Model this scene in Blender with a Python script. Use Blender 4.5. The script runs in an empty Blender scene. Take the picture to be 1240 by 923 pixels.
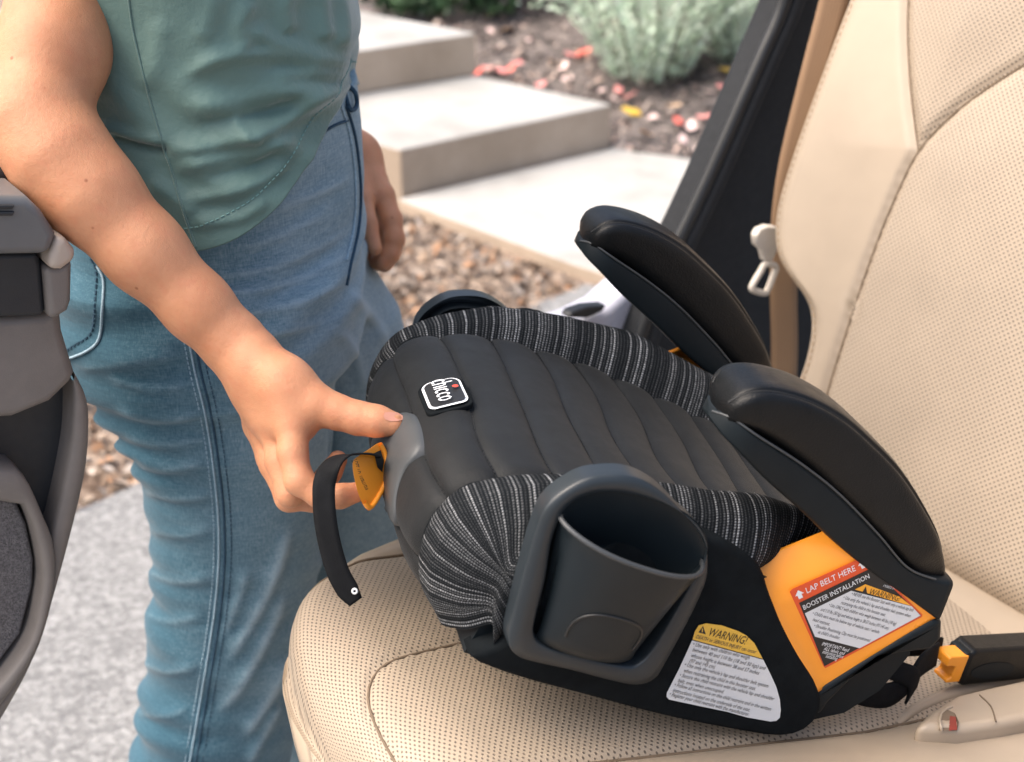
import bpy, bmesh, math, random
import numpy as np
from mathutils import Vector, Matrix
from mathutils.bvhtree import BVHTree

random.seed(7)
rng = np.random.default_rng(11)
scene = bpy.context.scene

# ------------------------------------------------------------------ camera, world, sun, exposure
PITCH = math.radians(27.408)
FPX, CX, CY, CAMZ = 1700.0, 620.0, 461.5, 1.47
cam_data = bpy.data.cameras.new("camera")
cam = bpy.data.objects.new("camera", cam_data)
scene.collection.objects.link(cam)
cam.location = (0, 0, CAMZ)
cam.rotation_euler = (math.pi / 2 - PITCH, 0, 0)
cam_data.sensor_width = 36.0
cam_data.lens = 36.0 * FPX / 1240.0
cam_data.clip_start = 0.02
cam_data.clip_end = 400
cam_data.dof.use_dof = True
cam_data.dof.focus_distance = 1.14
cam_data.dof.aperture_fstop = 5.6
scene.camera = cam

SUN_EL, SUN_AZ = math.radians(56), math.radians(-98)     # azimuth measured from +Y towards +X
world = bpy.data.worlds.new("World")
scene.world = world
world.use_nodes = True
wn = world.node_tree
bg = wn.nodes["Background"]
sky = wn.nodes.new("ShaderNodeTexSky")
sky.sky_type = 'NISHITA'
sky.sun_disc = False
sky.sun_elevation = SUN_EL
sky.sun_rotation = SUN_AZ
sky.air_density = 1.0
sky.dust_density = 7.0
sky.ozone_density = 1.0
wn.links.new(sky.outputs[0], bg.inputs[0])
bg.inputs[1].default_value = 0.15
sun_data = bpy.data.lights.new("sun", 'SUN')
sun_data.energy = 1.5
sun_data.angle = math.radians(70)
sun_data.color = (1.0, 0.93, 0.84)
sun = bpy.data.objects.new("sun", sun_data)
scene.collection.objects.link(sun)
sd = Vector((math.sin(SUN_AZ) * math.cos(SUN_EL), math.cos(SUN_AZ) * math.cos(SUN_EL), math.sin(SUN_EL)))
sun.rotation_euler = (-sd).to_track_quat('-Z', 'Y').to_euler()
sun.location = (3, 3, 6)
scene.view_settings.view_transform = 'Standard'
scene.view_settings.look = 'None'
scene.view_settings.exposure = 1.12
scene.view_settings.gamma = 1.0
scene.view_settings.use_curve_mapping = False
scene.cycles.max_bounces = 8

# ------------------------------------------------------------------ measuring helpers (photo pixel -> place)
sP, cP = math.sin(PITCH), math.cos(PITCH)
C0 = np.array([0, 0, CAMZ])
def ray(px, py):
    x, y = (px - CX) / FPX, (CY - py) / FPX
    return np.array([x, cP + y * sP, y * cP - sP])
def atd(px, py, D):
    return C0 + ray(px, py) * D
def onplane(px, py, p0, n):
    d = ray(px, py)
    return C0 + d * (np.dot(np.asarray(p0) - C0, n) / np.dot(d, n))
def atz(px, py, z):
    return onplane(px, py, (0, 0, z), np.array([0, 0, 1.0]))
UP = np.array([0, 0, 1.0])
# car frame: a rearward, b outward, z up
TH = math.radians(35)
RC = np.array([math.cos(TH), math.sin(TH), 0]); WC = np.array([-math.sin(TH), math.cos(TH), 0])
def car(p): p = np.asarray(p); return np.array([p @ RC, p @ WC, p[2]])
def fromcar(q): return RC * q[0] + WC * q[1] + UP * q[2]
# booster frame: x rearward, y outward, z up
O_B = np.array([0.01444947, 1.01783677, 0.77104253])
B_B = np.array([[0.88721365, -0.23836251, 0.39501297], [0.21775499, 0.97117625, 0.09695077], [-0.40673664, 0.0, 0.91354546]])
def tow(q): return O_B + B_B @ np.asarray(q, float)
def toloc(p): return B_B.T @ (np.asarray(p) - O_B)
def ly(px, py, y): return toloc(onplane(px, py, tow((0, y, 0)), B_B[:, 1]))
def lz(px, py, z): return toloc(onplane(px, py, tow((0, 0, z)), B_B[:, 2]))
def lx(px, py, x): return toloc(onplane(px, py, tow((x, 0, 0)), B_B[:, 0]))

# ------------------------------------------------------------------ object helpers
def link(o): scene.collection.objects.link(o); return o
def tag(o, label=None, cat=None, group=None, kind=None):
    if label: o["label"] = label
    if cat: o["category"] = cat
    if group: o["group"] = group
    if kind: o["kind"] = kind
    return o
def empty(name, loc=(0, 0, 0), rot=None):
    o = link(bpy.data.objects.new(name, None)); o.empty_display_size = 0.05
    m = Matrix.Translation(Vector(loc))
    if rot is not None: m = m @ Matrix([list(r) for r in rot]).to_4x4()
    o.matrix_world = m
    return o
def mesh_obj(name, verts, faces, mat=None, parent=None, smooth=True, uv=None, col=None):
    me = bpy.data.meshes.new(name)
    me.from_pydata([tuple(map(float, v)) for v in verts], [], [tuple(map(int, f)) for f in faces])
    if uv is not None:
        lay = me.uv_layers.new(name="UVMap")
        idx = np.empty(len(me.loops), dtype=np.int32); me.loops.foreach_get("vertex_index", idx)
        lay.data.foreach_set("uv", np.asarray(uv, dtype=np.float32)[idx].ravel())
    if col is not None:
        ca = me.color_attributes.new("Col", 'FLOAT_COLOR', 'POINT')
        c = np.ones((len(verts), 4), dtype=np.float32); c[:, :3] = col
        ca.data.foreach_set("color", c.ravel())
    if smooth: me.polygons.foreach_set("use_smooth", [True] * len(me.polygons))
    if mat: me.materials.append(mat)
    me.update()
    o = link(bpy.data.objects.new(name, me))
    if parent is not None: o.parent = parent
    return o
def fix_normals(o):
    bm = bmesh.new(); bm.from_mesh(o.data)
    bmesh.ops.recalc_face_normals(bm, faces=bm.faces); bm.to_mesh(o.data); bm.free(); return o
def bevel(o, w, seg=3, angle=40):
    m = o.modifiers.new("bevel", 'BEVEL'); m.width = w; m.segments = seg; m.limit_method = 'ANGLE'; m.angle_limit = math.radians(angle)
    m.harden_normals = False
    return o
def solidify(o, t, off=-1):
    m = o.modifiers.new("solid", 'SOLIDIFY'); m.thickness = t; m.offset = off; return o
def subsurf(o, n=1):
    m = o.modifiers.new("sub", 'SUBSURF'); m.levels = n; m.render_levels = n; return o
def grid(name, P, mat, parent=None, uv=None, cu=False, cv=False, smooth=True, mask=None, col=None):
    P = np.asarray(P, float); nu, nv = P.shape[:2]
    V = P.reshape(-1, 3); F = []
    for i in range(nu if cu else nu - 1):
        for j in range(nv if cv else nv - 1):
            if mask is not None and not mask[i, j]: continue
            i2, j2 = (i + 1) % nu, (j + 1) % nv
            F.append((i * nv + j, i2 * nv + j, i2 * nv + j2, i * nv + j2))
    if mask is not None:
        used = sorted({k for f in F for k in f}); mp = {k: n for n, k in enumerate(used)}
        F = [tuple(mp[k] for k in f) for f in F]; V = V[used]
        if uv is not None: uv = np.asarray(uv).reshape(-1, 2)[used]
    elif uv is not None: uv = np.asarray(uv).reshape(-1, 2)
    return mesh_obj(name, V, F, mat, parent, smooth, uv, col)
def spline(pts, n, closed=False):
    p = np.asarray(pts, float); m = len(p)
    segs = m if closed else m - 1
    out = []
    for k in range(segs):
        if closed: a, b, c, d = p[(k - 1) % m], p[k], p[(k + 1) % m], p[(k + 2) % m]
        else: a, b, c, d = p[max(k - 1, 0)], p[k], p[k + 1], p[min(k + 2, m - 1)]
        for t in np.linspace(0, 1, 16, endpoint=False):
            out.append(.5 * ((2 * b) + (c - a) * t + (2 * a - 5 * b + 4 * c - d) * t * t + (3 * b - a - 3 * c + d) * t ** 3))
    out.append(p[0] if closed else p[-1]); out = np.array(out)
    s = np.r_[0, np.cumsum(np.linalg.norm(np.diff(out, axis=0), axis=1))]
    q = np.linspace(0, s[-1], n, endpoint=not closed)
    return np.stack([np.interp(q, s, out[:, k]) for k in range(out.shape[1])], 1)
def tube(name, path, r, mat, parent=None, n=8, closed=False, caps=True):
    p = np.asarray(path, float); m = len(p); r = np.broadcast_to(np.asarray(r, float), (m,))
    T = np.gradient(p, axis=0) if not closed else (np.roll(p, -1, 0) - np.roll(p, 1, 0))
    T /= np.linalg.norm(T, axis=1)[:, None] + 1e-12
    ref = np.array([0, 0, 1.0]) if abs(T[0][2]) < .9 else np.array([1.0, 0, 0])
    P = np.zeros((m, n, 3)); u = np.cross(T[0], ref); u /= np.linalg.norm(u)
    for i in range(m):
        u = u - T[i] * (u @ T[i]); u /= np.linalg.norm(u) + 1e-12; v = np.cross(T[i], u)
        for k in range(n):
            a = 2 * math.pi * k / n; P[i, k] = p[i] + r[i] * (math.cos(a) * u + math.sin(a) * v)
    o = grid(name, P, mat, parent, cu=closed, cv=True)
    return o
def ribbon(name, path, width_vecs, thick, mat, parent=None):
    p = np.asarray(path, float); w = np.asarray(width_vecs, float); n = 5
    s = np.r_[0, np.cumsum(np.linalg.norm(np.diff(p, axis=0), axis=1))]
    P = np.stack([p + w * t for t in np.linspace(-.5, .5, n)], 1)
    wl = np.linalg.norm(w, axis=1)
    uv = np.stack([np.stack([s, wl * t], 1) for t in np.linspace(-.5, .5, n)], 1)
    o = grid(name, P, mat, parent, uv=uv); solidify(o, thick, 0); return o
def prism(name, poly3, dvec, mat, parent=None, bev=0, seg=3, smooth=True, caps2=True):
    """closed polygon of 3-D points extruded along dvec"""
    p = np.asarray(poly3, float); n = len(p); d = np.asarray(dvec, float)
    V = np.vstack([p, p + d]); F = [tuple(range(n)), tuple(range(2 * n - 1, n - 1, -1))]
    F += [(i, (i + 1) % n + 0, (i + 1) % n + n, i + n) for i in range(n)]
    o = mesh_obj(name, V, F, mat, parent, smooth=False); fix_normals(o)
    if bev: bevel(o, bev, seg, 50)
    if smooth and bev:
        o.data.polygons.foreach_set("use_smooth", [True] * len(o.data.polygons))
        w = o.modifiers.new("wn", 'WEIGHTED_NORMAL'); w.keep_sharp = False
    return o
def box(name, lo, hi, mat, parent=None, bev=0.0):
    (x0, y0, z0), (x1, y1, z1) = lo, hi
    return prism(name, [(x0, y0, z0), (x1, y0, z0), (x1, y1, z0), (x0, y1, z0)], (0, 0, z1 - z0), mat, parent, bev)
def flat(name, poly3, mat, parent=None):
    o = mesh_obj(name, poly3, [tuple(range(len(poly3)))], mat, parent, smooth=False); return o
def text_on(body, p0, p1, up, mat, parent, height=None, name="lettering", lift=0.0, normal=None):
    """flat print: baseline from p0 to p1, letters rising towards up"""
    cu = bpy.data.curves.new(name, 'FONT'); cu.body = body; cu.size = 1.0; cu.fill_mode = 'FRONT'; cu.resolution_u = 2
    tmp = bpy.data.objects.new("tmp_text", cu); scene.collection.objects.link(tmp)
    dg = bpy.context.evaluated_depsgraph_get(); dg.update()
    me = bpy.data.meshes.new_from_object(tmp.evaluated_get(dg))
    bpy.data.objects.remove(tmp); bpy.data.curves.remove(cu)
    n = len(me.vertices); co = np.empty(n * 3, dtype=np.float32); me.vertices.foreach_get("co", co); co = co.reshape(-1, 3)
    x0, x1 = co[:, 0].min(), co[:, 0].max()
    p0, p1, up = (np.asarray(v, float) for v in (p0, p1, up))
    X = (p1 - p0) / (x1 - x0); ex = X / np.linalg.norm(X)
    nrm = np.cross(ex, up); nrm /= np.linalg.norm(nrm); ey = np.cross(nrm, ex)
    sy = np.linalg.norm(X) if height is None else height / 0.72
    W = p0 + (co[:, :1] - x0) * X + co[:, 1:2] * ey * sy + nrm * lift
    me.vertices.foreach_set("co", W.astype(np.float32).ravel()); me.materials.clear(); me.materials.append(mat); me.update(); me.name = name
    o = link(bpy.data.objects.new(name, me)); o.parent = parent
    return o

# ---- signed distance grids meshed with surface nets (for cloth bodies, skin, padded shapes)
def surface_nets(D, org, h):
    s = D < 0
    nx, ny, nz = D.shape
    act = np.zeros((nx - 1, ny - 1, nz - 1), bool); cnt = np.zeros((nx - 1, ny - 1, nz - 1), np.int8)
    cor = [(i, j, k) for i in (0, 1) for j in (0, 1) for k in (0, 1)]
    for i, j, k in cor: cnt += s[i:nx - 1 + i, j:ny - 1 + j, k:nz - 1 + k]
    act = (cnt > 0) & (cnt < 8)
    I = np.argwhere(act); idm = -np.ones(act.shape, np.int32); idm[act] = np.arange(len(I))
    acc = np.zeros((len(I), 3)); num = np.zeros(len(I))
    vals = {c: D[I[:, 0] + c[0], I[:, 1] + c[1], I[:, 2] + c[2]] for c in cor}
    for a in cor:
        for ax in range(3):
            if a[ax]: continue
            b = list(a); b[ax] = 1; b = tuple(b); va, vb = vals[a], vals[b]
            m = (va < 0) != (vb < 0); t = va[m] / (va[m] - vb[m])
            p = np.tile(np.array(a, float), (m.sum(), 1)); p[:, ax] += t
            acc[m] += p; num[m] += 1
    V = (I + acc / num[:, None]) * h + np.asarray(org)
    F = []
    for ax in range(3):
        sl0 = [slice(None)] * 3; sl1 = [slice(None)] * 3; sl0[ax] = slice(0, -1); sl1[ax] = slice(1, None)
        ch = s[tuple(sl0)] != s[tuple(sl1)]
        E = np.argwhere(ch); o1, o2 = (ax + 1) % 3, (ax + 2) % 3
        ok = (E[:, o1] > 0) & (E[:, o2] > 0) & (E[:, o1] < D.shape[o1] - 1) & (E[:, o2] < D.shape[o2] - 1); E = E[ok]
        q = []
        for d1, d2 in ((-1, -1), (0, -1), (0, 0), (-1, 0)):
            c = E.copy(); c[:, o1] += d1; c[:, o2] += d2; q.append(idm[c[:, 0], c[:, 1], c[:, 2]])
        q = np.stack(q, 1); fl = ~s[E[:, 0], E[:, 1], E[:, 2]]; q[fl] = q[fl][:, ::-1]; F.append(q)
    return V, np.vstack(F)
def smin(a, b, k):
    hh = np.clip(.5 + .5 * (b - a) / k, 0, 1); return b + (a - b) * hh - k * hh * (1 - hh)
def vert_normals(V, F):
    n = np.zeros_like(V); a, b, c, d = (V[F[:, k]] for k in range(4)); fn = np.cross(c - a, d - b)
    for k in range(4): np.add.at(n, F[:, k], fn)
    return n / (np.linalg.norm(n, axis=1)[:, None] + 1e-12)
def project(V):
    r = np.asarray(V) - C0; dep = r[..., 1] * cP - r[..., 2] * sP
    return CX + FPX * r[..., 0] / dep, CY - FPX * (r[..., 1] * sP + r[..., 2] * cP) / dep
def crease_field(u, v, lines):
    """sum of soft ridges along measured fold lines: (points, half-width px, height)"""
    out = np.zeros(u.shape)
    for pts, w, amp in lines:
        q = spline(pts, max(12, int(len(pts) * 9))); x0, x1, y0, y1 = q[:, 0].min() - 3 * w, q[:, 0].max() + 3 * w, q[:, 1].min() - 3 * w, q[:, 1].max() + 3 * w
        m = (u > x0) & (u < x1) & (v > y0) & (v < y1)
        if not m.any(): continue
        uu, vv = u[m], v[m]; d = np.hypot(uu[:, None] - q[:, 0], vv[:, None] - q[:, 1]); k = d.argmin(1); dm = d[np.arange(len(k)), k]
        t = k / (len(q) - 1); out[m] += amp * np.exp(-(dm / w) ** 2) * np.clip(np.minimum(t, 1 - t) * 6 + .15, 0, 1)
    return out
def plate_pad(name, outline, base, nrm, rows, mat, parent):
    """flat padded plate: outline points (n,3) in a plane, rows of (inset, height along nrm), closed by a cap"""
    p = np.asarray(outline, float); nrm = np.asarray(nrm, float); nrm = nrm / np.linalg.norm(nrm)
    t = np.roll(p, -1, 0) - np.roll(p, 1, 0); t /= np.linalg.norm(t, axis=1)[:, None] + 1e-12; inw = np.cross(nrm, t)
    cen = p.mean(0)
    if np.mean(np.sum(inw * (cen - p), 1)) < 0: inw = -inw
    R = [p + inw * i + nrm * h for i, h in rows]; n = len(p); V = np.vstack(R); F = []
    for r in range(len(rows) - 1):
        for k in range(n): F.append((r * n + k, r * n + (k + 1) % n, (r + 1) * n + (k + 1) % n, (r + 1) * n + k))
    F.append(tuple(range((len(rows) - 1) * n, len(rows) * n)))
    o = mesh_obj(name, V, F, mat, parent); fix_normals(o); return o
class Field:
    def __init__(s, lo, hi, h):
        s.lo = np.array(lo, float); s.h = h; s.n = np.ceil((np.array(hi) - s.lo) / h).astype(int) + 1
        s.D = np.full(s.n, .05, np.float32); s.ax = [s.lo[k] + h * np.arange(s.n[k]) for k in range(3)]
    def sub(s, lo, hi):
        i0 = np.clip(((np.array(lo) - s.lo) / s.h).astype(int), 0, s.n); i1 = np.clip(((np.array(hi) - s.lo) / s.h).astype(int) + 2, 0, s.n)
        sl = tuple(slice(a, b) for a, b in zip(i0, i1))
        X = s.ax[0][sl[0]][:, None, None]; Y = s.ax[1][sl[1]][None, :, None]; Z = s.ax[2][sl[2]][None, None, :]
        return sl, X, Y, Z
    def cone(s, a, ra, b, rb, k=.01, squash=None):
        a, b = np.asarray(a, float), np.asarray(b, float); m = max(ra, rb) + k + .045
        sl, X, Y, Z = s.sub(np.minimum(a, b) - m, np.maximum(a, b) + m)
        ab = b - a; L = ab @ ab + 1e-12
        t = np.clip(((X - a[0]) * ab[0] + (Y - a[1]) * ab[1] + (Z - a[2]) * ab[2]) / L, 0, 1)
        dx, dy, dz = X - a[0] - t * ab[0], Y - a[1] - t * ab[1], Z - a[2] - t * ab[2]
        if squash is not None:
            n, f = squash; n = np.asarray(n, float); q = dx * n[0] + dy * n[1] + dz * n[2]; g = 1 / f - 1
            dx, dy, dz = dx + n[0] * q * g, dy + n[1] * q * g, dz + n[2] * q * g
        d = np.sqrt(dx * dx + dy * dy + dz * dz) - (ra + (rb - ra) * t)
        s.D[sl] = smin(s.D[sl], d, k)
    def chain(s, pts, k=.01):
        for (a, ra), (b, rb) in zip(pts[:-1], pts[1:]): s.cone(a, ra, b, rb, k)
    def finger(s, pts, k_own, k_body):
        P = np.array([p for p, _ in pts]); m = max(r for _, r in pts) + .03
        sl, X, Y, Z = s.sub(P.min(0) - m, P.max(0) + m); own = np.full(s.D[sl].shape, .05, np.float32)
        for (a, ra), (b, rb) in zip(pts[:-1], pts[1:]):
            a, b = np.asarray(a), np.asarray(b); ab = b - a
            t = np.clip(((X - a[0]) * ab[0] + (Y - a[1]) * ab[1] + (Z - a[2]) * ab[2]) / (ab @ ab + 1e-12), 0, 1)
            d = np.sqrt((X - a[0] - t * ab[0]) ** 2 + (Y - a[1] - t * ab[1]) ** 2 + (Z - a[2] - t * ab[2]) ** 2) - (ra + (rb - ra) * t); own = smin(own, d, k_own)
        root = np.exp(-((X - P[0][0]) ** 2 + (Y - P[0][1]) ** 2 + (Z - P[0][2]) ** 2) / .020 ** 2)
        s.D[sl] = smin(s.D[sl], own, k_body + .008 * root)
    def mesh(s): return surface_nets(s.D, s.lo, s.h)
def bvh_of(o):
    bpy.context.view_layer.update(); me = o.data; M = o.matrix_world.copy()
    return BVHTree.FromPolygons([M @ v.co for v in me.vertices], [tuple(p.vertices) for p in me.polygons])
def cast(bvh, px, py, lift=0.0):
    d = Vector(ray(px, py)).normalized(); r = bvh.ray_cast(Vector(C0), d)
    if r[0] is None: return None
    n = r[1] if r[1].dot(d) < 0 else -r[1]
    return np.array(r[0] + n * lift)
def noise1(x, seed=0):
    r = np.random.default_rng(seed); y = 0
    for k in range(6): y = y + np.sin(x * r.uniform(.5, 3.2) * (1.6 ** k) + r.uniform(0, 6.28)) / (1.5 ** k)
    return y

# ------------------------------------------------------------------ materials
def new_mat(name):
    m = bpy.data.materials.new(name); m.use_nodes = True; nt = m.node_tree
    return m, nt, nt.nodes["Principled BSDF"]
class NB:
    def __init__(s, nt): s.nt = nt
    def n(s, t, **kw):
        x = s.nt.nodes.new(t)
        for k, v in kw.items(): setattr(x, k, v)
        return x
    def l(s, a, b): s.nt.links.new(a, b)
    def val(s, sock, v):
        if hasattr(v, "is_linked") or isinstance(v, bpy.types.NodeSocket): s.l(v, sock)
        else: sock.default_value = v
    def math(s, op, a, b=None, c=None, clamp=False):
        x = s.n("ShaderNodeMath", operation=op, use_clamp=clamp); s.val(x.inputs[0], a)
        if b is not None: s.val(x.inputs[1], b)
        if c is not None: s.val(x.inputs[2], c)
        return x.outputs[0]
    def noise(s, vec, scale, detail=4, rough=.55):
        x = s.n("ShaderNodeTexNoise"); x.inputs["Scale"].default_value = scale; x.inputs["Detail"].default_value = detail; x.inputs["Roughness"].default_value = rough
        if vec is not None: s.l(vec, x.inputs["Vector"])
        return x.outputs["Fac"]
    def ramp(s, fac, stops):
        x = s.n("ShaderNodeValToRGB"); e = x.color_ramp.elements
        while len(e) < len(stops): e.new(.5)
        for k, (p, c) in enumerate(stops): e[k].position = p; e[k].color = (*c, 1) if len(c) == 3 else c
        s.l(fac, x.inputs[0]); return x.outputs[0]
    def mix(s, f, a, b):
        x = s.n("ShaderNodeMix", data_type='RGBA')
        s.val(x.inputs[0], f); s.val(x.inputs[6], a if not isinstance(a, tuple) else (*a, 1)); s.val(x.inputs[7], b if not isinstance(b, tuple) else (*b, 1))
        return x.outputs[2]
    def bump(s, height, strength, dist, bsdf, prev=None):
        x = s.n("ShaderNodeBump"); x.inputs["Strength"].default_value = strength; x.inputs["Distance"].default_value = dist
        s.l(height, x.inputs["Height"])
        if prev is not None: s.l(prev, x.inputs["Normal"])
        s.l(x.outputs[0], bsdf.inputs["Normal"]); return x.outputs[0]
    def obj(s): return s.n("ShaderNodeTexCoord").outputs["Object"]
    def uv(s): return s.n("ShaderNodeTexCoord").outputs["UV"]
def simple(name, col, rough=.5, var=.12, vscale=30, bump=.0, bscale=400, bdist=.001, spec=.5, sheen=0, coat=0):
    m, nt, b = new_mat(name); N = NB(nt); o = N.obj()
    f = N.noise(o, vscale); c = tuple(col)
    lo = tuple(max(0, x * (1 - var)) for x in c); hi = tuple(min(1, x * (1 + var)) for x in c)
    N.l(N.ramp(f, [(.3, lo), (.7, hi)]), b.inputs["Base Color"])
    N.l(N.math('MULTIPLY_ADD', N.noise(o, vscale * 1.7), .25, rough - .125, clamp=True), b.inputs["Roughness"])
    b.inputs["Specular IOR Level"].default_value = spec
    if sheen: b.inputs["Sheen Weight"].default_value = sheen; b.inputs["Sheen Roughness"].default_value = .5
    if coat: b.inputs["Coat Weight"].default_value = coat; b.inputs["Coat Roughness"].default_value = .2
    if bump: N.bump(N.noise(o, bscale, 3), bump, bdist, b)
    return m
def leather(name, col, perf=False):
    m, nt, b = new_mat(name); N = NB(nt); o = N.obj()
    f = N.noise(o, 9, 3)
    c = N.ramp(f, [(.3, tuple(x * .93 for x in col)), (.7, tuple(min(1, x * 1.05) for x in col))])
    vor = N.n("ShaderNodeTexVoronoi", feature='DISTANCE_TO_EDGE'); vor.inputs["Scale"].default_value = 700; N.l(o, vor.inputs["Vector"])
    grain = N.math('MINIMUM', vor.outputs["Distance"], .25)
    nb = N.bump(grain, .25, .0006, b)
    b.inputs["Roughness"].default_value = .46; b.inputs["Specular IOR Level"].default_value = .5
    if perf:
        u = N.uv(); sc = N.n("ShaderNodeVectorMath", operation='SCALE'); sc.inputs["Scale"].default_value = 1 / .0068; N.l(u, sc.inputs[0])
        ds = []
        for off in (0.0, 0.5):
            ad = N.n("ShaderNodeVectorMath", operation='ADD'); ad.inputs[1].default_value = (off, off, 0); N.l(sc.outputs[0], ad.inputs[0])
            fr = N.n("ShaderNodeVectorMath", operation='FRACTION'); N.l(ad.outputs[0], fr.inputs[0])
            sb = N.n("ShaderNodeVectorMath", operation='SUBTRACT'); sb.inputs[1].default_value = (.5, .5, 0); N.l(fr.outputs[0], sb.inputs[0])
            ln = N.n("ShaderNodeVectorMath", operation='LENGTH'); N.l(sb.outputs[0], ln.inputs[0]); ds.append(ln.outputs["Value"])
        d = N.math('MINIMUM', ds[0], ds[1])
        mk = N.n("ShaderNodeMapRange"); mk.inputs["From Min"].default_value = .10; mk.inputs["From Max"].default_value = .21
        mk.inputs["To Min"].default_value = 0; mk.inputs["To Max"].default_value = 1; N.l(d, mk.inputs["Value"])
        c = N.mix(mk.outputs[0], tuple(x * .27 for x in col), c)
        N.bump(mk.outputs[0], .5, .0012, b, nb)
    N.l(c, b.inputs["Base Color"])
    return m
M = {}
TAN = (.375, .302, .225)
M['leather'] = leather("beige_leather", TAN)
M['perf'] = leather("perforated_beige_leather", TAN, True)
M['stitch'] = simple("tan_stitching", (.30, .22, .14), .8)
M['seam'] = simple("seam_shadow", (.16, .115, .075), .8)
def webbing_mat():
    m, nt, b = new_mat("tan_webbing"); N = NB(nt); sp = N.n("ShaderNodeSeparateXYZ"); N.l(N.uv(), sp.inputs[0])
    r_ = N.math('ABSOLUTE', N.math('SUBTRACT', N.math('FRACT', N.math('MULTIPLY', sp.outputs[1], 1 / .0042)), .5)); q_ = N.math('ABSOLUTE', N.math('SUBTRACT', N.math('FRACT', N.math('MULTIPLY', sp.outputs[0], 1 / .0022)), .5))
    h = N.math('ADD', r_, N.math('MULTIPLY', q_, .5)); N.l(N.ramp(h, [(.1, (.26, .155, .085)), (.6, (.40, .255, .15))]), b.inputs["Base Color"]); b.inputs["Roughness"].default_value = .75
    N.bump(h, .6, .0008, b); return m
M['webbing'] = webbing_mat()
M['cream'] = simple("cream_plastic", (.72, .66, .57), .35)
M['black_fabric'] = simple("black_fabric", (.0060, .0078, .0092), .9, .25, 60, .6, 1500, .0004, .10, .0)
M['pad_fabric'] = simple("quilted_fabric", (.0074, .0085, .0094), .58, .25, 40, .8, 1200, .0005, .24, .04)
M['pad_leather'] = simple("arm_pad_vinyl", (.0045, .005, .0055), .38, .2, 50, .5, 700, .0007, .26)
M['plastic'] = simple("dark_plastic", (.006, .0095, .012), .50, .1, 30, .3, 1200, .0003, .20)
M['cup_plastic'] = simple("cup_plastic", (.009, .0135, .017), .40, .1, 20, .25, 900, .0003, .26)
M['cup_frame'] = simple("cup_frame_plastic", (.020, .026, .031), .34, .1, 20, .25, 900, .0003, .42)
M['grip'] = simple("grey_rubber", (.050, .054, .057), .5, .06)
M['orange'] = simple("orange_plastic", (.95, .335, .028), .32, .05, 20, .15, 900, .0003, .5)
M['red'] = simple("label_red", (.72, .085, .02), .4, .03)
M['label_white'] = simple("label_paper", (.62, .64, .66), .4, .03)
M['label_yellow'] = simple("label_yellow", (.70, .42, .055), .4, .04)
M['label_amber'] = simple("label_amber", (.85, .38, .03), .4, .04)
M['print'] = simple("print_black", (.012, .012, .013), .5, .02)
M['print_grey'] = simple("print_grey", (.05, .05, .055), .5, .02)
M['print_white'] = simple("print_white", (.78, .8, .82), .5, .02)
M['logo_red'] = simple("logo_red", (.75, .07, .04), .5, .02)
M['strap'] = simple("black_webbing", (.006, .0065, .0075), .8, .2, 60, .7, 1100, .0005, .15)
M['thread'] = simple("black_thread", (.006, .007, .008), .7)
M['pillar'] = simple("charcoal_trim", (.018, .020, .023), .7, .12, 80, .5, 900, .0005, .25)
M['rubber'] = simple("black_rubber", (.012, .013, .014), .45, .1)
M['paint'] = simple("silver_paint", (.50, .50, .56), .3, .03, coat=.5)
M['door_grey'] = simple("taupe_door_trim", (.185, .163, .145), .55, .06, 60, .4, 900, .0005)
M['door_dark'] = simple("dark_door_trim", (.018, .020, .023), .55, .1, 60, .4, 900, .0005)
M['door_cream'] = simple("cream_door_trim", (.46, .38, .31), .45, .06)
M['switch'] = simple("grey_switch_panel", (.13, .13, .13), .4, .05)
M['metal'] = simple("bright_metal", (.6, .6, .6), .3, .05)
def knit():
    m, nt, b = new_mat("striped_knit"); N = NB(nt); uv = N.uv()
    sp = N.n("ShaderNodeSeparateXYZ"); N.l(uv, sp.inputs[0]); u, v = sp.outputs[0], sp.outputs[1]
    st = N.math('MULTIPLY', u, 1 / .0031); idx = N.math('FLOOR', st); fr = N.math('FRACT', st)
    wn_ = N.n("ShaderNodeTexWhiteNoise", noise_dimensions='1D'); N.l(idx, wn_.inputs["W"])
    amp = N.ramp(wn_.outputs["Value"], [(.0, (.04,) * 3), (.30, (.10,) * 3), (.45, (.26,) * 3), (.75, (.46,) * 3), (.95, (.85,) * 3)])
    line = N.math('SUBTRACT', 1, N.math('MULTIPLY', N.math('ABSOLUTE', N.math('SUBTRACT', fr, .5)), 2.6), clamp=True)
    nz = N.noise(uv, 320, 2)
    vv = N.math('MULTIPLY_ADD', v, 1 / .0022, N.math('MULTIPLY', wn_.outputs["Value"], 7.3))
    dots = N.math('SUBTRACT', 1, N.math('MULTIPLY', N.math('ABSOLUTE', N.math('SUBTRACT', N.math('FRACT', vv), .5)), 1.9), clamp=True)
    k = N.math('MULTIPLY', N.math('MULTIPLY', line, dots), N.math('MULTIPLY_ADD', nz, 1.8, -.2, clamp=True))
    k = N.math('MULTIPLY', k, amp, clamp=True)
    c = N.mix(k, (.005, .0065, .008), (.74, .76, .78)); N.l(c, b.inputs["Base Color"])
    b.inputs["Roughness"].default_value = .9; b.inputs["Specular IOR Level"].default_value = .1
    h = N.math('ADD', N.math('MULTIPLY', line, .8), N.math('MULTIPLY', dots, .5)); N.bump(h, .6, .0008, b)
    return m
M['knit'] = knit()
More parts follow.
